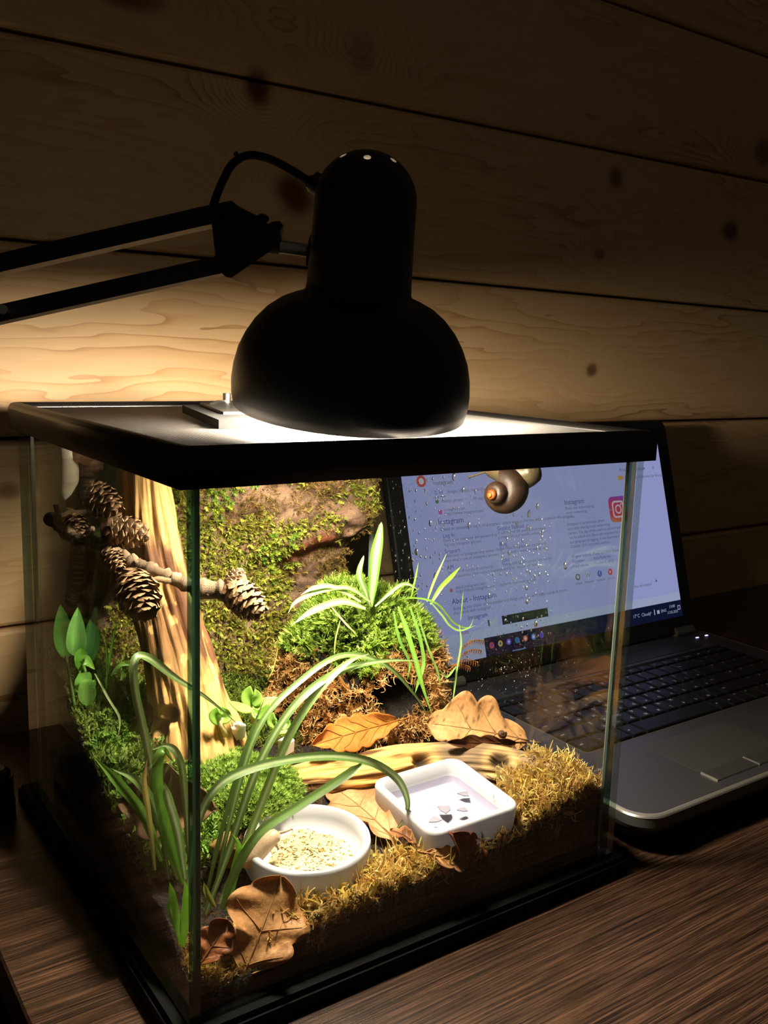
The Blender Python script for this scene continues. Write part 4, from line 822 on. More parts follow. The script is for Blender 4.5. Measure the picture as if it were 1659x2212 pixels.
# bark strips standing proud of the wood
mb = MB()
for k_ in range(11):
    x0_, y0_ = 296 + 9 * k_, 1205 + 22 * (k_ % 3) + 3 * k_; ln_ = 150 + 45 * ((k_ * 5) % 4); wd = .0032 + .0012 * ((k_ * 3) % 3)
    sp_ = spline([ony(x0_ + u_ * ln_ * .30 + 5 * math.sin(u_ * 5 + k_), y0_ + u_ * ln_, .1705 + .0012 * ((k_ * 7) % 4) + .006 * abs(k_ - 5) / 5) for u_ in (0, .33, .66, 1)], 22); V = []; cc = []
    for i, q in enumerate(sp_):
        u_ = i / 21; hw = wd / 2 * (1 - 1.2 * abs(u_ - .5) ** 2) * (1 + .3 * math.sin(i * 1.7 + k_))
        for j in range(4):
            x_ = (j / 3 - .5) * 2; V.append(q + np.array([.82, -.57, 0]) * x_ * hw + np.array([-.4, -.7, .1]) * (.0012 * (1 - x_ * x_) + .0006 * math.sin(i * .9 + j))); sh = .55 + .8 * ((j * 7 + k_ * 5) % 4) / 3; cc.append(tuple(lc((92, 60, 38)) * sh) + (1,))
    mb.add(V, [(i * 4 + j, i * 4 + j + 1, (i + 1) * 4 + j + 1, (i + 1) * 4 + j) for i in range(21) for j in range(3)], 0, cc)
o = mb.build('bark_strips', vcol('bark_strip', .7, .25, 0, .3, 1500, .7), trunk, True, True, 'stuff')
o.modifiers.new('thick', 'SOLIDIFY').thickness = .0016
# lying log
branch = thing('driftwood_log', (.21, .09, .05), 'weathered log with dark knot holes lying behind the square dish', 'driftwood')
lp = [onz(600, 1694, .0565), onz(700, 1682, .0565), onz(800, 1672, .057), onz(900, 1656, .057), onz(1010, 1654, .057), onz(1110, 1664, .057), onz(1205, 1684, .056), onz(1270, 1700, .054)]
kn = [(913, 1643), (1080, 1643)]
def log_col(Vv, G):
    u_ = np.clip(G[..., 1:2] / .215, 0, 1); nn = vnoise(np.stack([G[..., 2] * 2.5, G[..., 1] * 30, G[..., 0] * 0], -1), 1.0, 23, 3)[..., None]; f = np.clip((nn - .45) * 9, 0, 1) * (1 - np.clip((u_ - .40) / .12, 0, 1)); g = np.clip((u_ - .42) / .12, 0, 1)
    c = lc((206, 158, 88)) * (1 - f) + lc((84, 54, 30)) * f; c = c * (1 - g) + (lc((112, 92, 68)) * (.75 + .5 * nn)) * g
    for q in KN: d = np.linalg.norm(Vv - q, axis=2, keepdims=True); k_ = np.exp(-(d / .0058) ** 4); c = c * (1 - k_) + lc((26, 18, 12)) * k_; k2 = np.exp(-((d - .010) / .003) ** 2) * .5; c = c * (1 - k2) + lc((196, 156, 96)) * k2
    return c
log_mesh('log_wood', lp, [.0100, .0140, .0146, .0148, .0145, .0138, .0128, .0100], M['wood'], branch, log_col, seed=9, ridge=.16, lump=.20, dents=[(kn[0], .006, .55), (kn[1], .0055, .55)])
# ================================================================ CONE TWIG
def make_cone(L=.026, Rr=.0105, seed=0):
    r = np.random.default_rng(seed); root = thing('larch_cone', (0, 0, 0))
    mb = MB(); mb.lathe([(0, 0), (Rr * .5, L * .1), (Rr * .62, L * .4), (Rr * .4, L * .8), (0, L * .97)], (0, 0, 0), (0, 0, 1), 14); mb.build('core', M['cone_core'], root, True)
    mb = MB(); nsc = 52
    for i in range(nsc):
        u_ = i / (nsc - 1); a = i * 2.39996; z = L * (.04 + .86 * u_); rad = Rr * (.45 + .75 * math.sin(PI * min(1, .18 + .80 * u_)) ** .8) * .82; sw = Rr * .62 * (1 - .35 * u_); out = np.array([math.cos(a), math.sin(a), 0]); tn = np.array([-math.sin(a), math.cos(a), 0]); V = []
        b0 = out * rad * .45 + (0, 0, z - L * .05)
        for q, (ff, ww, lift) in enumerate(((0, .45, 0), (.55, .95, .10), (.9, .8, .17), (1.05, .3, .21))):
            p_ = b0 + (out * rad * .58 * ff) + np.array([0, 0, 1]) * L * lift * 1.25
            for s in (-1, -.4, .4, 1): V.append(p_ + tn * s * sw * ww + out * (-.12 * Rr * s * s) + np.array([0, 0, 1]) * L * .02 * r.uniform(-1, 1) * (q > 1))
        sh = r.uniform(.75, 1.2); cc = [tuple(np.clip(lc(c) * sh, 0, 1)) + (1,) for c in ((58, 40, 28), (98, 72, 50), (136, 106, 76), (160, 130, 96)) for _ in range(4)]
        mb.add(V, [(q * 4 + j, q * 4 + j + 1, (q + 1) * 4 + j + 1, (q + 1) * 4 + j) for q in range(3) for j in range(3)], 0, cc)
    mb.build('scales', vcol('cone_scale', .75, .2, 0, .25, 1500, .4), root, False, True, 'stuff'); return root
M['cone_core'] = plain('cone_core', (66, 46, 32), .8, .2)
twig = thing('cone_twig', tuple(ony(300, 1240, .125)), 'knobbly dry larch twig with cones crossing in front of the pale trunk', 'twig')
tw = [ony(108, 1120, .225), ony(165, 1165, .185), ony(215, 1175, .165), ony(262, 1205, .148), ony(330, 1232, .132), ony(400, 1262, .118), ony(470, 1275, .108), ony(535, 1262, .100)]
sp_ = spline(tw, 90); rr = [.0036 * (1 + .45 * (vnoise(np.array([[i * .35, 0, 0]]), 1, 3, 2)[0] - .5) * 2.6 + .35 * (i % 7 < 2) + .5 * (i > 66)) for i in range(90)]
mb = MB(); cc = [tuple(lc((96, 80, 62)) * (.5 + 1.0 * vnoise(np.array([[i * .3, 1, 0]]), 1, 6)[0])) + (1,) for i in range(90)]; mb.tube(list(sp_), rr, 12, True, 0, cc)
for i in range(4, 88, 2):
    d = rng.normal(0, 1, 3); d /= np.linalg.norm(d); s_ = rng.uniform(.0014, .0034); mb.tube([sp_[i], sp_[i] + d * .0035, sp_[i] + d * (.0035 + s_)], [s_ * 1.2, s_, s_ * .3], 7, True, 0, tuple(lc((138, 116, 92)) * rng.uniform(.6, 1.2)) + (1,))
for a_, b_ in ((1, (186, 1105)), (5, (120, 1090)), (34, (212, 1205)), (60, (300, 1262)), (82, (520, 1298)), (20, (200, 1140)), (27, (232, 1140))):
    yb = sp_[a_][1] + .004; q = ony(*b_, min(yb, .22)); mb.tube([sp_[a_], (sp_[a_] + q) / 2 + (0, 0, .002), q], [.0022, .0018, .0016], 8, True, 0, tuple(lc((120, 98, 74))) + (1,))
mb.build('stem', vcol('twig_bark', .8, .2, 0, .35, 1800, .6), twig, True, True)
def lookaxis(o, ax, roll=0): o.rotation_mode = 'QUATERNION'; o.rotation_quaternion = Vector(ax).to_track_quat('Z', 'Y') @ Euler((0, 0, roll)).to_quaternion()
cones = [((176, 1080, .186), (.35, -.45, -.35), 1.05, 'larch cone at the top of the twig, under the snail on the left glass'), ((140, 1132, .222), (.1, -.75, -.5), .9, 'shaded larch cone furthest back, close to the left glass'),
         ((250, 1150, .158), (.75, -.25, -.15), .98, 'larch cone lying against the pale trunk above the twig'), ((232, 1208, .146), (.2, -.7, -.5), .62, 'smallest larch cone, lit tip below the middle of the twig'),
         ((296, 1278, .122), (.0, -.75, -.45), 1.22, 'largest larch cone hanging in front of the trunk'), ((522, 1290, .099), (.45, -.55, -.50), 1.05, 'dark larch cone at the free end of the twig'), ((505, 1255, .104), (.55, .2, .45), .55, 'stub of a dark cone on top of the free end of the twig')]
proto = None
for k_, ((x, y, yy), ax, s_, lb) in enumerate(cones):
    o = make_cone() if proto is None else copy_tree(proto); proto = proto or o
    a_ = Vector(ax).normalized(); p_ = Vector(ony(x, y, yy)); L_ = .026 * s_; o.location = p_ - a_ * L_ * .5; o.location.x = max(o.location.x, GT + .008); lookaxis(o, a_, k_ * 1.3); o.scale = (s_,) * 3
    tag(o, lb, 'cone', 'larch cones on the twig')
# ================================================================ DISHES
def dish_mat(n, c, tr=.12):
    m, nt, o = newmat(n); p = principled(nt, o, lin(c), .3, .45); t = N(nt, 'BsdfTranslucent', i_Color=lin(c)); mx = N(nt, 'MixShader', i_Fac=tr); nt.links.new(p.outputs[0], mx.inputs[1]); nt.links.new(t.outputs[0], mx.inputs[2]); nt.links.new(mx.outputs[0], o.inputs[0]); return m
M['dish'] = dish_mat('milky_silicone', (200, 201, 208), .25)
rd = thing('round_dish', (.0975, .056, .041), 'round milky white feeding dish filled with cream powder', 'dish'); RD = Vector((.0975, .056, .0405)); RN = Vector((-.03, -.03, 1)).normalized()
mb = MB(); mb.lathe([(0, 0), (.0335, 0), (.0355, .001), (.0368, .004), (.0372, .0155), (.0368, .0172), (.0358, .0178), (.0340, .0178), (.0330, .0170), (.0318, .0120), (.0300, .0065), (.0270, .0052), (0, .005)], RD, RN, 72); mb.build('dish_body', M['dish'], rd, True)
fpn = 170; rad = np.linspace(0, 1, 60); V = []; F = []
pm = Matrix.Translation(RD) @ RN.to_track_quat('Z', 'Y').to_matrix().to_4x4()
for i, r_0 in enumerate(rad):
    for j in range(fpn):
        a = 2 * PI * j / fpn; ex = .0262 * (1 + .10 * math.sin(a * 3 + 1) + .06 * math.sin(a * 7)); x, y = r_0 * ex * math.cos(a) + .002, r_0 * ex * math.sin(a) - .001
        h = .0055 + .0058 * (1 - r_0 ** 2) ** .6
        V.append((x, y, h))
V = np.array(V); rr0 = np.repeat(rad, fpn); V[:, 2] += ((vnoise(V * (1, 1, 0), 150, 5, 3) - .5) * .0072 + (vnoise(V * (1, 1, 0), 900, 6, 2) - .5) * .0013) * (1 - rr0 ** 6); V = [tuple(pm @ Vector(q)) for q in V]
F = [(i * fpn + j, i * fpn + (j + 1) % fpn, (i + 1) * fpn + (j + 1) % fpn, (i + 1) * fpn + j) for i in range(len(rad) - 1) for j in range(fpn)]
gr = np.array([(0, 0, 1), (.9, 0, .2), (.2, .85, .25), (-.8, .4, .1), (-.5, -.8, .2), (.4, -.8, .1), (0, 0, -.6)]); gf = [(0, 1, 2), (0, 2, 3), (0, 3, 4), (0, 4, 5), (0, 5, 1), (6, 2, 1), (6, 3, 2), (6, 4, 3), (6, 5, 4), (6, 1, 5)]
mb = MB(); mb.add(V, F)
for q in rng.integers(0, len(V), 900):
    s_ = rng.uniform(.00014, .00032) * rng.choice((.6, .9, 1.5)); mb.add([Vector(V[q]) + Vector(g * s_ * rng.uniform(.7, 1.3)) + Vector((rng.normal(0, .0008), rng.normal(0, .0008), s_ * .3)) for g in gr], gf, int(rng.uniform() < .28))
o = mb.build('feeding_powder', [plain('cream_powder', (206, 194, 152), .95, .05, noise=.4, nscale=1100), plain('powder_crumb', (128, 112, 66), .95, .05)], None, False); tag(o, 'lumpy cream powder heaped in the round white dish', 'powder', kind='stuff')
sd_ = thing('square_dish', (.192, .046, .0465), 'square milky white dish of water with rounded corners, right of the round dish', 'dish')
SDm = Matrix.Translation((.1905, .0455, .0472)) @ Euler((math.radians(4), math.radians(-1.5), math.radians(-2))).to_matrix().to_4x4()
mb = MB(); sq = lambda h, r: rrect(-h, h, -h, h, r, 8); rowz = [(.0300, .007, 0), (.0325, .008, .0008), (.0335, .0085, .003), (.0345, .009, .0165), (.0342, .009, .0185), (.0330, .0085, .0195), (.0310, .008, .0195), (.0298, .0075, .0185), (.0285, .0068, .0120), (.0270, .006, .0062), (.0250, .005, .0055)]
stack(mb, [[SDm @ Vector((x, y, z)) for x, y in sq(h, r)] for h, r, z in rowz]); mb.build('dish_body', M['dish'], sd_, True)
mb = MB(); stack(mb, [[SDm @ Vector((x, y, z)) for x, y in sq(h, .006)] for h, z in ((.0262, .0056), (.0278, .0100), (.0281, .0104))], False); o = mb.build('dish_water', glass_mat('still_water', (.90, .89, .95, 1), 0, 1, .03), None); tag(o, 'shallow clear water standing in the square white dish', 'water', kind='stuff')
for (x, y, sz, rz), lb in zip(((1003, 1716, .0042, .3), (940, 1772, .0046, 1.1), (962, 1748, .0056, 2.0), (1000, 1750, .0036, .6)), ('grey flake floating nearest the back corner of the square dish', 'grey flake floating nearest the front corner of the square dish', 'largest grey flake, in the middle of the square dish', 'grey flake right of the largest flake in the square dish')):  # thin grey slabs added to stand in for reflections on the water
    c_ = onz(x, y, .0580); mb = MB(); poly = [(c_[0] + sz * 1.0 * rr_ * math.cos(rz + a), c_[1] + sz * 1.0 * rr_ * math.sin(rz + a)) for a, rr_ in ((0, 1), (1.2, .7), (2.1, 1.1), (3.4, .6), (4.6, .9))]
    slab(mb, poly, c_[2], c_[2] + .0005); o = mb.build('reflection', plain('grey_reflection', (120, 116, 130), .6, .3), None); tag(o, lb, 'reflection', 'painted reflections in the square dish')
# ================================================================ OAK LEAVES
def vein_mat(n): return vcol(n, .6, .25, .2, .1, 800, .1)
M['leaf'] = vcol('dry_leaf', .55, .35, .30, .28, 420, .5); M['vein'] = vein_mat('leaf_vein')
def oak_leaf(label, base, tip, nrm, width, col, tipcol=None, lobes=4.5, depth=.26, curl=.3, bend=.15, seed=0, name='oak_leaf', spots=0, group=None):
    base, tip, nrm = Vector(base), Vector(tip), Vector(nrm); L = (tip - base).length; fx_ = (tip - base).normalized(); nz_ = (nrm - fx_ * nrm.dot(fx_)).normalized(); sy = nz_.cross(fx_)
    root = thing(name, base, label, 'leaf', group); r = np.random.default_rng(seed); na, nl = 15, 44; V = []; cc = []; ph = r.uniform(0, 1)
    def sf(u_, x_, off=0):
        z = bend * L * 4 * u_ * (1 - u_) + curl * width * x_ * x_ * (.6 + .5 * math.sin(u_ * 7 + seed)) + .05 * width * math.sin(u_ * 19 + x_ * 3 + seed) * abs(x_) + off
        return base + fx_ * (L * u_ + .10 * L * abs(x_) * (1 - u_) * .6) + sy * (x_ * width * .5 * hwid(u_, x_)) + nz_ * z
    def hwid(u_, x_):
        env = math.sin(PI * min(1, .08 + .92 * u_) ** 1.25) ** .75 if u_ < .995 else .04
        ww = abs(math.sin(PI * (lobes * u_ + ph * .3 + (.12 if x_ > 0 else 0)))) ** .7
        return max(.03, env * (1 - depth + depth * 1.5 * ww)) * (1 if abs(x_) < 1.01 else 1)
    for i in range(nl):
        u_ = i / (nl - 1)
        for j in range(na):
            x_ = (j / (na - 1) - .5) * 2; V.append(sf(u_, x_)); f = vnoise(np.array([[u_ * 5, x_ * 2, seed]]), 1.3, 2, 3)[0]; c = lc(col) * (.6 + .8 * f)
            if tipcol is not None: c = c + (lc(tipcol) - c) * max(0, abs(x_) * .9 - .25 + .4 * (u_ - .5))
            if spots and r.uniform() < spots: c = c * .25
            cc.append(tuple(np.clip(c, 0, 1)) + (1,))
    mb = MB(); mb.add(V, [(i * na + j, i * na + j + 1, (i + 1) * na + j + 1, (i + 1) * na + j) for i in range(nl - 1) for j in range(na - 1)], 0, cc); o = mb.build('leaf_blade', M['leaf'], root, True, True); o.modifiers.new('thick', 'SOLIDIFY').thickness = .00035
    vc = tuple(np.clip(lc(col) * .62, 0, 1)) + (1,); mb = MB(); h_ = .0005
    for s_ in (h_, -h_): mb.tube([sf(u_, 0, s_) for u_ in np.linspace(0, .96, 16)], list(np.linspace(.0006, .0002, 16)), 5, True, 0, vc)
    for k_ in range(int(lobes)):
        u0 = .10 + .78 * k_ / lobes
        for sx in (-1, 1):
            for hh in (h_, -h_): mb.tube([sf(min(.98, u0 + .16 * q), sx * .82 * q, hh) for q in np.linspace(0, 1, 7)], list(np.linspace(.0004, .0002, 7)), 4, True, 0, vc)
    mb.tube([sf(0, 0), sf(0, 0) - fx_ * L * .06 - nz_ * .001, sf(0, 0) - fx_ * L * .12], [.0007, .0007, .0008], 6, True, 0, vc); mb.build('veins', M['vein'], root, True, True); return root
up = (-.35, -.55, .75)
oak_leaf('orange brown dry oak leaf propped up behind the left end of the log', ony(862, 1556, .128), ony(668, 1612, .118), (-.35, -.75, .55), .024, (196, 130, 58), (168, 100, 40), 5.5, .16, .18, .03, 1)
oak_leaf('large tan speckled oak leaf standing behind the right end of the log', ony(1142, 1600, .084), ony(920, 1562, .116), (-.30, -.70, .7), .046, (206, 158, 104), (184, 132, 80), 3.2, .26, .20, .04, 4, spots=.07)
oak_leaf('flat tan oak leaf wedged between the round and the square dish', onz(860, 1825, .0465), onz(715, 1700, .052), (-.1, -.25, 1), .034, (196, 150, 104), (166, 112, 70), 3.5, .30, .14, .05, 6)
oak_leaf('small red-brown curled oak leaf in front of the square dish', ony(1035, 1870, .006 + .004), ony(965, 1796, .012), (-.2, -.8, .5), .018, (120, 62, 36), (92, 44, 26), 2.5, .28, .35, .10, 8)
oak_leaf('pale brown oak leaf lying at the foot of the small red-brown leaf', ony(915, 1842, .012), ony(1010, 1872, .010), (-.2, -.6, .7), .014, (190, 140, 92), (150, 100, 60), 3.5, .22, .25, .06, 10)
oak_leaf('big light brown oak leaf pressed against the front glass beside the corner', ony(522, 2110, .0085), ony(606, 1892, .026), (-.25, -.9, .3), .044, (190, 140, 88), (168, 118, 70), 2.3, .20, .14, .05, 12)
oak_leaf('brown folded oak leaf half hidden behind the glass corner, low by the front', ony(430, 2085, .0085), ony(492, 1990, .016), (-.3, -.8, .5), .018, (140, 84, 44), (112, 62, 32), 2.5, .22, .30, .08, 14)
oak_leaf('broad dull brown curled leaf under the striped grass on the left', onx(262, 1725, .012), ony(470, 1750, .062), (-.6, -.55, .5), .040, (120, 92, 62), (96, 70, 46), 2.2, .12, .28, .08, 16)
oak_leaf('tiny dark brown leaf scrap leaning on the corner of the square dish', onz(900, 1825, .052), onz(842, 1795, .0535), (-.1, -.5, .9), .010, (132, 82, 48), (180, 130, 84), 2.5, .2, .3, .1, 18)
oak_leaf('dark brown leaf edge curling below the speckled leaf on the log', ony(1118, 1604, .078), ony(960, 1602, .084), (-.3, -.9, .3), .010, (96, 56, 32), (74, 42, 24), 3.5, .3, .3, .05, 20)
# ================================================================ STRIPED GRASS AT THE CORNER
G1, G2, ST = (92, 120, 60), (106, 138, 68), (176, 192, 144)
M['blade'] = vcol('grass_blade', .38, .5, .35, .08, 900, .1)
sedge = thing('striped_sedge', (.035, .05, .034), 'clump of arching sedge with pale-striped leaves by the near corner of the terrarium', 'plant')
def leafs(parent, lst, mat=None, name='leaf'):
    for pts, wd, col, st, kw in lst:
        mb = MB(); blade(mb, Y3(pts) if len(pts[0]) == 3 else pts, wd * .78, col=col, stripe=st, **kw); mb.build(name, mat or M['blade'], parent, True, True)
leafs(sedge, [
    ([(440, 1985, .050), (490, 1850, .052), (560, 1650, .055), (640, 1520, .060), (730, 1452, .066), (830, 1428, .070), (922, 1428, .072)], .0058, G1, (176, 196, 140), {'n': 40}),
    ([(470, 1960, .054), (540, 1800, .056), (620, 1600, .058), (690, 1490, .062), (750, 1432, .066), (798, 1412, .070)], .0062, (118, 152, 78), (190, 206, 160), {'n': 36}),
    ([(455, 1975, .056), (500, 1760, .062), (560, 1570, .070), (650, 1470, .078), (740, 1416, .084), (830, 1435, .086), (895, 1500, .086), (935, 1565, .086)], .0046, G1, (150, 176, 116), {'n': 44}),
    ([(405, 1930, .030), (425, 1790, .030), (470, 1700, .030), (560, 1655, .030), (690, 1634, .031), (790, 1643, .033), (855, 1680, .036), (880, 1730, .039), (872, 1770, .042), (842, 1805, .045)], .0062, G1, ST, {'n': 56}),
    ([(480, 1965, .034), (505, 1890, .033), (560, 1800, .031), (640, 1745, .030), (715, 1697, .030), (785, 1650, .031)], .0064, G1, (110, 146, 76), {'n': 34, 'prof': lambda u_: min(1, .5 + u_ * 2.2) * (1 if u_ < .96 else .6)}),
    ([(365, 1900, .066), (345, 1760, .070), (318, 1610, .076), (292, 1490, .082), (292, 1425, .086), (322, 1422, .090), (380, 1465, .094), (450, 1510, .098), (520, 1570, .100)], .0058, G1, ST, {'n': 52}),
    ([(350, 1860, .060), (310, 1760, .062), (255, 1690, .066), (200, 1632, .074)], .0066, (110, 156, 62), (140, 178, 92), {'n': 30}),
    ([(385, 1900, .058), (340, 1760, .062), (300, 1690, .066), (240, 1660, .070)], .0060, G2, ST, {'n': 30}),
    ([(395, 1910, .054), (372, 1830, .056), (348, 1740, .058), (340, 1660, .060), (352, 1620, .062), (378, 1650, .064)], .0074, (84, 134, 36), (110, 152, 60), {'n': 34}),
    ([(400, 1900, .050), (385, 1800, .052), (362, 1720, .054), (356, 1690, .056)], .0062, G2, (196, 206, 172), {'n': 24}),
    ([(410, 1880, .060), (400, 1720, .066), (388, 1640, .070), (362, 1612, .074), (320, 1622, .078)], .0052, G1, ST, {'n': 30}),
    ([(335, 1880, .050), (322, 1760, .052), (312, 1690, .053), (318, 1640, .054)], .0036, (150, 140, 70), (176, 158, 96), {'n': 20, 'tipcol': (178, 132, 92)}),
    ([(440, 1960, .050), (470, 1830, .054), (505, 1700, .058), (540, 1590, .062), (575, 1500, .066)], .0034, (82, 110, 48), None, {'n': 28}),
    ([(390, 2040, .024), (382, 1980, .024), (372, 1930, .025), (366, 1905, .026)], .0046, (110, 170, 40), None, {'n': 16}),
    ([(395, 2045, .022), (400, 1985, .022), (404, 1940, .022), (398, 1900, .022)], .0060, (120, 184, 44), None, {'n': 16}),
    ([(388, 2030, .026), (376, 1990, .028), (366, 1960, .030), (370, 1925, .032)], .0036, (104, 160, 44), None, {'n': 16}),
    ([(490, 1950, .036), (505, 1880, .036), (516, 1830, .037), (500, 1800, .038)], .0044, (126, 184, 56), None, {'n': 16}),
    ([(500, 1940, .040), (512, 1880, .040), (522, 1840, .041), (545, 1800, .043)], .0036, (118, 174, 60), None, {'n': 16}),
    ([(465, 1960, .044), (448, 1930, .046), (440, 1905, .048)], .0040, (150, 156, 70), None, {'n': 12}),
])
mound_grass = thing('variegated_grass', tuple(ony(805, 1290, .172)), 'tuft of white-striped grass growing out of the top of the moss mound', 'plant')
WS = (226, 232, 190)
ov = lambda u_: .35 + .65 * math.sin(PI * min(1, (u_ + .04) ** 1.15)) if u_ < .99 else .03
leafs(mound_grass, [
    ([(800, 1310, .160), (806, 1260, .160), (812, 1200, .160), (818, 1165, .160), (824, 1128, .160)], .0105, (96, 146, 52), (222, 228, 150), {'n': 26, 'prof': ov, 'face': (-.5, -.8, .1), 'across': 7}),
    ([(800, 1310, .158), (790, 1280, .155), (776, 1240, .154), (786, 1200, .156)], .0062, (116, 158, 74), WS, {'n': 18, 'prof': ov}),
    ([(800, 1300, .154), (752, 1270, .150), (690, 1278, .146), (640, 1300, .144), (622, 1325, .144)], .0042, (136, 170, 92), WS, {'n': 24}),
    ([(790, 1315, .150), (740, 1300, .146), (680, 1318, .142), (630, 1350, .140)], .0066, (140, 172, 100), (232, 236, 206), {'n': 24}),
    ([(780, 1300, .152), (720, 1268, .148), (680, 1270, .146), (650, 1285, .145)], .0044, (150, 184, 110), WS, {'n': 20}),
    ([(810, 1310, .152), (856, 1270, .150), (880, 1262, .150), (905, 1275, .150)], .0036, (120, 160, 80), WS, {'n': 16}),
])
wild = thing('wild_grass', tuple(ony(930, 1310, .165)), 'loose light green grass blades sprouting and hanging from the right of the moss mound', 'plant')
LG = (136, 184, 74)
leafs(wild, [
    ([(888, 1290, .165), (896, 1255, .165), (904, 1215, .165)], .0018, LG, None, {'n': 12}), ([(922, 1300, .160), (938, 1255, .160), (965, 1195, .160)], .0022, (150, 190, 90), None, {'n': 14}),
    ([(930, 1305, .158), (952, 1270, .158), (976, 1245, .158), (995, 1224, .158)], .0042, (132, 188, 48), None, {'n': 14}), ([(850, 1295, .155), (900, 1292, .154), (945, 1305, .154), (980, 1345, .154), (1012, 1356, .154), (1025, 1330, .154)], .0020, LG, None, {'n': 26}),
    ([(930, 1300, .154), (955, 1330, .153), (972, 1352, .152), (995, 1362, .152), (1030, 1350, .152)], .0022, (176, 214, 116), None, {'n': 20}), ([(995, 1340, .152), (998, 1305, .152), (1001, 1275, .152)], .0012, (130, 170, 80), None, {'n': 10}),
    ([(860, 1310, .142), (878, 1360, .138), (896, 1420, .134), (912, 1480, .130), (936, 1552, .126)], .0044, (128, 186, 70), (158, 206, 100), {'n': 26}), ([(885, 1310, .140), (905, 1370, .136), (915, 1430, .134), (903, 1475, .132), (896, 1500, .132)], .0034, (128, 178, 78), None, {'n': 22}),
    ([(900, 1320, .140), (925, 1400, .136), (945, 1450, .134), (952, 1485, .133)], .0020, (140, 186, 90), None, {'n': 18}), ([(992, 1350, .146), (996, 1390, .144), (988, 1440, .142), (980, 1500, .140), (975, 1535, .138)], .0018, (160, 204, 110), None, {'n': 22}),
    ([(985, 1440, .140), (965, 1462, .138), (948, 1445, .138)], .0020, (140, 180, 90), None, {'n': 12}), ([(850, 1320, .140), (862, 1380, .136), (884, 1430, .134), (880, 1470, .133)], .0026, (120, 170, 70), None, {'n': 18}),
    ([(735, 1340, .135), (725, 1380, .132), (722, 1420, .130)], .0012, (170, 186, 90), None, {'n': 10}), ([(715, 1310, .14), (745, 1345, .136), (770, 1370, .134)], .0018, (206, 190, 130), None, {'n': 10}), ([(600, 1400, .16), (592, 1440, .16), (578, 1470, .16)], .0010, (160, 180, 80), None, {'n': 10}),
])
# ================================================================ SMALL PLANTS
M['fleshy'] = vcol('fleshy_leaf', .3, .5, .5, .06, 600, .05)
creeper = thing('broad_leaf_creeper', tuple(ony(150, 1500, 0.182)), 'young plant with broad shiny green leaves climbing beside the left glass', 'plant')
def L3(l, x0=.0): return [np.maximum(ony(*q), (GT + .0035, 0, 0)) for q in l]
fc = (-.30, -.85, .45)
for pts, wd, col in (([(138, 1425, .226), (134, 1385, .230), (126, 1345, .233), (112, 1308, .236)], .0125, (120, 196, 84)), ([(150, 1420, .204), (156, 1392, .202), (166, 1352, .201), (168, 1312, .201)], .0125, (140, 210, 104)), ([(180, 1440, .202), (188, 1405, .203), (198, 1370, .204), (194, 1338, .205)], .0135, (44, 92, 40)),
                     ([(142, 1455, 0.194), (140, 1432, 0.193), (150, 1412, 0.193), (158, 1402, 0.193)], .0080, (110, 176, 56)), ([(150, 1440, 0.188), (168, 1428, 0.186), (190, 1430, 0.185), (205, 1446, 0.185)], .0065, (128, 186, 74)), ([(150, 1500, 0.186), (165, 1482, 0.185), (180, 1468, 0.185), (196, 1480, 0.185)], .0130, (110, 168, 70)), ([(160, 1530, 0.182), (165, 1505, 0.182), (160, 1480, 0.182), (146, 1472, 0.183)], .0110, (120, 170, 74))):
    mb = MB(); blade(mb, L3(pts), wd, face=fc, n=20, prof=ovate, fold=.22, col=col, stripe=tuple(min(255, v + 14) for v in col), across=7); mb.build('leaf', M['fleshy'], creeper, True, True)
mb = MB(); g_ = lin((96, 140, 52))
for l in ([(128, 1560, .205), (122, 1500, .214), (124, 1450, .222), (137, 1418, .227)], [(132, 1520, 0.196), (140, 1470, 0.197), (155, 1412, 0.198)], [(140, 1540, 0.187), (185, 1460, 0.188), (176, 1428, 0.196)]): mb.tube(list(spline(L3(l), 14)), .0011, 7, True, 0, g_)
mb.build('stem', M['fleshy'], creeper, True, True)
fern = thing('grass_seedlings', tuple(ony(235, 1480, .19)), 'few thin dark green grass seedlings in the moss at the foot of the trunk', 'plant')
leafs(fern, [([(228, 1480, .19), (240, 1410, .19), (252, 1340, .19)], .0022, (66, 110, 36), None, {'n': 12}), ([(230, 1490, .186), (232, 1420, .186), (226, 1370, .186)], .0016, (60, 100, 34), None, {'n': 12}), ([(240, 1460, .184), (258, 1438, .182), (285, 1436, .180)], .0026, (76, 118, 40), None, {'n': 12}), ([(205, 1455, .194), (235, 1510, .188), (258, 1550, .184), (256, 1590, .180)], .0020, (170, 186, 130), None, {'n': 18}), ([(262, 1470, .182), (272, 1430, .182), (268, 1400, .182)], .0034, (84, 120, 44), None, {'n': 12, 'wave': .25})])
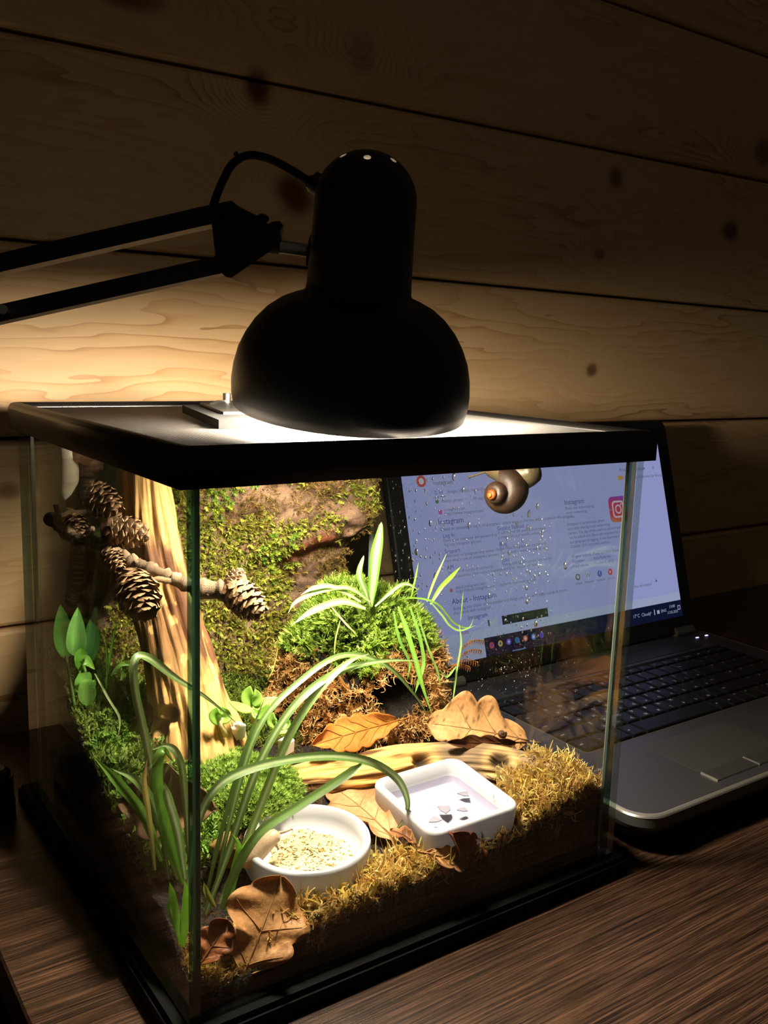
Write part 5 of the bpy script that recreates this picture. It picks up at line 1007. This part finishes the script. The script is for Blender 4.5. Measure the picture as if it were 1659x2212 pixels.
for nm, st_, lv, lb in (('a', [(548, 1560, .140), (545, 1545, .140), (545, 1530, .140)], [([(545, 1532, .140), (520, 1530, .138), (495, 1515, .137)], .0075, (196, 222, 120)), ([(545, 1530, .140), (575, 1520, .137), (600, 1506, .136)], .0090, (190, 216, 108)), ([(545, 1532, .138), (560, 1545, .134), (580, 1520, .133)], .0070, (130, 170, 62)), ([(545, 1525, .142), (536, 1505, .143), (540, 1482, .143)], .0095, (150, 190, 84)), ([(548, 1525, .140), (556, 1508, .139), (552, 1490, .139)], .0070, (166, 202, 96))], 'large pale green seedling with four fat leaves between trunk and log'),
                        ('b', [(488, 1590, .138), (482, 1575, .138), (474, 1558, .138)], [([(474, 1562, .138), (466, 1545, .136), (468, 1528, .136)], .0090, (140, 182, 74)), ([(475, 1562, .138), (486, 1548, .140), (478, 1526, .140)], .0085, (150, 190, 84))], 'seedling with one round leaf pair, the nearest to the glass corner'),
                        ('c', [(592, 1602, .128), (598, 1585, .128), (602, 1570, .128)], [([(602, 1572, .128), (588, 1560, .127), (590, 1540, .127)], .0070, (150, 188, 86)), ([(602, 1572, .128), (618, 1566, .127), (618, 1550, .127)], .0064, (130, 172, 76)), ([(600, 1582, .127), (618, 1574, .125), (630, 1582, .125)], .0070, (206, 224, 140))], 'seedling with a pinkish stem beside the right white block')):
    t_ = thing('succulent_seedling', tuple(ony(*st_[0])), lb, 'seedling', 'seedlings on the cushion moss')
    mb = MB(); mb.tube(Y3(st_), [.0018, .0016, .0015], 8, True, 0, lin((208, 196, 140))); mb.build('stem', M['fleshy'], t_, True, True)
    for pts, wd, col in lv: mb = MB(); blade(mb, Y3(pts), wd, face=(-.3, -.5, .8), n=16, prof=ovate, fold=.3, col=col, across=7); o = mb.build('leaf', M['fleshy'], t_, True, True); o.modifiers.new('thick', 'SOLIDIFY').thickness = .0009
for (x, y, yy), sz, rz, lb in (((512, 1578, .152), .0080, .5, 'white block half buried in moss behind the nearest seedling'), ((618, 1608, .132), .0075, .3, 'white block beside the left end of the log')):
    c_ = Vector(ony(x, y, yy)); m_ = Matrix.Translation(c_) @ Euler((.15, -.1, rz)).to_matrix().to_4x4(); mb = MB(); mb.box((-sz * .6, -sz * .5, -sz * .7), (sz * .6, sz * .5, sz * .5), 0, m_, .0006)
    o = mb.build('white_block', plain('white_plastic', (236, 234, 230), .5, .4), None); tag(o, lb, 'block', 'white blocks')
# ================================================================ SNAILS
M['shell'] = vcol('snail_shell', .5, .35, .12, .2, 700, .2); M['slug'] = vcol('snail_body', .3, .5, .25, .12, 900, .25)
def snail(label, org, shell_ax, shell_open, R0, body_pts, body_r, cols, bcol, tent=(), flat=.6, turns=3.6, coil=1.0, rise=1.0, sole=None):
    # shell: a tube wound on a growing spiral about shell_ax, mouth towards shell_open
    root = thing('snail', tuple(org), label, 'snail'); ax = Vector(shell_ax).normalized(); op = Vector(shell_open); op = (op - ax * op.dot(ax)).normalized(); sd2 = ax.cross(op); org = Vector(org); V = []; cc = []; K, n = 96, 20; c0, c1, c2 = [lc(c) for c in cols]
    for i in range(K):
        u_ = i / (K - 1); th = (u_ - 1) * turns * 2 * PI; g = math.exp(.125 * th); rc = R0 * .44 * g; rt = R0 * .58 * g; d = op * math.cos(th) + sd2 * math.sin(th); cen = org + d * rc + ax * (R0 * rise * (1 - g))
        for j in range(n):
            a = 2 * PI * j / n; V.append(cen + d * math.cos(a) * rt + ax * math.sin(a) * rt * 1.12)
            band = .5 + .5 * math.sin(a * 2 + .6); gl = .5 + .5 * math.sin(th * 9); c = c0 + (c1 - c0) * (.55 * band + .25 * gl); c = c + (c2 - c) * max(0, 1 - u_ * 1.9); cc.append(tuple(np.clip(c, 0, 1)) + (1,))
    mb = MB(); F = [(i * n + j, i * n + (j + 1) % n, (i + 1) * n + (j + 1) % n, (i + 1) * n + j) for i in range(K - 1) for j in range(n)] + [tuple(range(n))]; mb.add(V, F, 0, cc); mb.build('shell', M['shell'], root, True, True)
    sp_ = spline([tuple(q) for q in body_pts], 34); rr_ = np.interp(np.linspace(0, 1, 34), np.linspace(0, 1, len(body_r)), body_r); rr_[[0, -1]] *= .25; rr_[[1, -2]] *= .62; rr_[[2, -3]] *= .86; mb = MB(); bc = lc(bcol)
    cc = [tuple(bc * (.85 + .3 * vnoise(np.array([[i * .5, 0, 0]]), 1, 4)[0])) + (1,) for i in range(34)]; mb.tube(list(sp_), list(rr_), 18, True, 0, cc)
    V2 = np.array(mb.v)
    if sole is not None:      # the foot spreads flat on what it crawls on
        s_n, s_d, spread = np.array(sole[0]), sole[1], sole[2]; dd = V2 @ s_n; k_ = np.clip((s_d - dd), 0, None); V2 = V2 + s_n * k_[:, None]; mb.v = [tuple(q) for q in V2]
    mb.build('body', M['slug'], root, True, True)
    for l in tent: mb = MB(); mb.tube(list(spline(l, 10)), list(np.linspace(.0011, .0006, 9)) + [.0012], 8, True, 0, tuple(bc * .8) + (1,)); mb.build('tentacle', M['slug'], root, True, True)
    return root
gx0 = GT + .0004
snail('snail crawling on the left glass under the lid, showing its pale foot', onx(172, 985, gx0 + .016), (.3, -.35, -.25), (-.2, -1, -.2), .0185, [onx(142, 945, gx0 + .006), onx(140, 985, gx0 + .0045), onx(140, 1040, gx0 + .0042), onx(140, 1080, gx0 + .003)], [.006, .009, .0085, .002], ((104, 66, 38), (66, 38, 22), (150, 104, 66)), (206, 198, 172), sole=((1, 0, 0), gx0, 0))
xr = W - GT - .0004
snail('snail with a shell painted lit orange at its tip stuck to the right glass under the lid', onx(1100, 1066, xr - .014), (-.85, -.30, .05), (.15, .3, .9), .0200, [onx(1050, 1010, xr - .010), onx(1088, 1018, xr - .008), onx(1130, 1026, xr - .007), onx(1165, 1015, xr - .005)], [.005, .009, .0105, .006], ((56, 36, 22), (24, 15, 9), (214, 110, 30)), (104, 90, 66), [[onx(1060, 1015, xr - .012), onx(1040, 1022, xr - .015), onx(1013, 1031, xr - .018)]], sole=((-1, 0, 0), -xr, 0), rise=1.5)  # orange apex colour paints in light glowing through the shell tip
snail('snail by the round dish stretching its pale head over the rim into the powder', ony(500, 1838, .064) + (0, 0, .001), (-.5, .25, .12), (.5, -.2, -.5), .0125, [ony(515, 1862, .060), ony(548, 1845, .058), ony(580, 1815, .056), ony(604, 1800, .055)], [.0052, .0060, .0050, .0034], ((186, 146, 88), (104, 66, 36), (150, 104, 56)), (222, 196, 164), [[ony(598, 1800, .056), ony(616, 1796, .055), ony(632, 1790, .054)], [ony(590, 1815, .054), ony(596, 1826, .053), ony(602, 1834, .052)]])
o = snail('small dark snail shell lying on the speckled leaf', ony(1083, 1586, .085), (-.3, -.6, .6), (1, 0, 0), .0042, [ony(1086, 1592, .085), ony(1090, 1594, .085)], [.001, .001], ((70, 44, 26), (40, 24, 14), (110, 78, 50)), (70, 50, 36))
# ================================================================ DROPLETS on the right glass
def water_mat():
    m, nt, o = newmat('water_drop'); g = N(nt, 'BsdfGlass', i_IOR=1.33, i_Roughness=0.0); gl = N(nt, 'BsdfGlossy', i_Roughness=.22); gl.inputs[0].default_value = (1, 1, 1, 1); mx = N(nt, 'MixShader', i_Fac=.16); nt.links.new(g.outputs[0], mx.inputs[1]); nt.links.new(gl.outputs[0], mx.inputs[2]); nt.links.new(mx.outputs[0], o.inputs[0]); return m
rd_ = np.random.default_rng(5); VV = []; FF = []; off = 0
hemi = []; nr, ns = 4, 9
for i in range(nr):
    a = PI / 2 * i / (nr - 1)
    for j in range(ns): hemi.append((-.55 * math.sin(a), math.cos(a) * math.cos(2 * PI * j / ns), math.cos(a) * math.sin(2 * PI * j / ns)))
hemi = np.array(hemi); hf = np.array([(i * ns + j, i * ns + (j + 1) % ns, (i + 1) * ns + (j + 1) % ns, (i + 1) * ns + j) for i in range(nr - 1) for j in range(ns)])
drops = []
def spread(n, x0, x1, y0, y1, r0, r1, st=1.2):
    for _ in range(n): drops.append((rd_.uniform(x0, x1), rd_.uniform(y0, y1), r0 + (r1 - r0) * rd_.uniform() ** 2.2, st))
spread(330, 842, 960, 1030, 1330, .0002, .0011); spread(150, 940, 1050, 1020, 1250, .0002, .0009); spread(130, 1080, 1190, 1110, 1260, .0003, .0011, 1.5); spread(120, 1050, 1190, 1240, 1370, .0002, .0009, 1.5); spread(170, 990, 1170, 1360, 1500, .0002, .0007); spread(70, 1050, 1250, 1430, 1560, .0002, .0005); spread(50, 1180, 1350, 1080, 1400, .00015, .0005)
for x, y, r in ((1013, 1135, .0016), (1000, 1058, .0014), (1027, 1062, .0012), (1161, 1094, .0015), (1143, 1110, .0019), (1140, 1140, .0014), (1172, 1150, .0013), (899, 1192, .0020), (980, 1030, .0020), (1137, 1270, .0013), (1056, 1287, .0013), (1157, 1348, .0016), (1138, 1300, .0012), (1221, 1222, .0018), (940, 1245, .0020), (929, 1130, .0016), (1100, 1195, .0013)): drops.append((x, y, r, 1.5))
for x, y, r, st in drops:
    q = onx(x, y, xr)
    if not (GT + .004 < q[1] < D - GT - .003 and q[2] < ZB - .012 and q[2] > float(H(np.array([xr]), np.array([q[1]]))[0]) + .003): continue
    VV.append(hemi * (r, r, r * st * rd_.uniform(.9, 1.3)) + (xr + .0002, q[1], q[2])); FF.append(hf + off); off += len(hemi)
o = np_mesh('water_droplets', np.concatenate(VV), np.concatenate(FF), None, water_mat(), None, True, 'stuff'); tag(o, 'water droplets beaded over the right glass pane in front of the laptop screen', 'droplets')
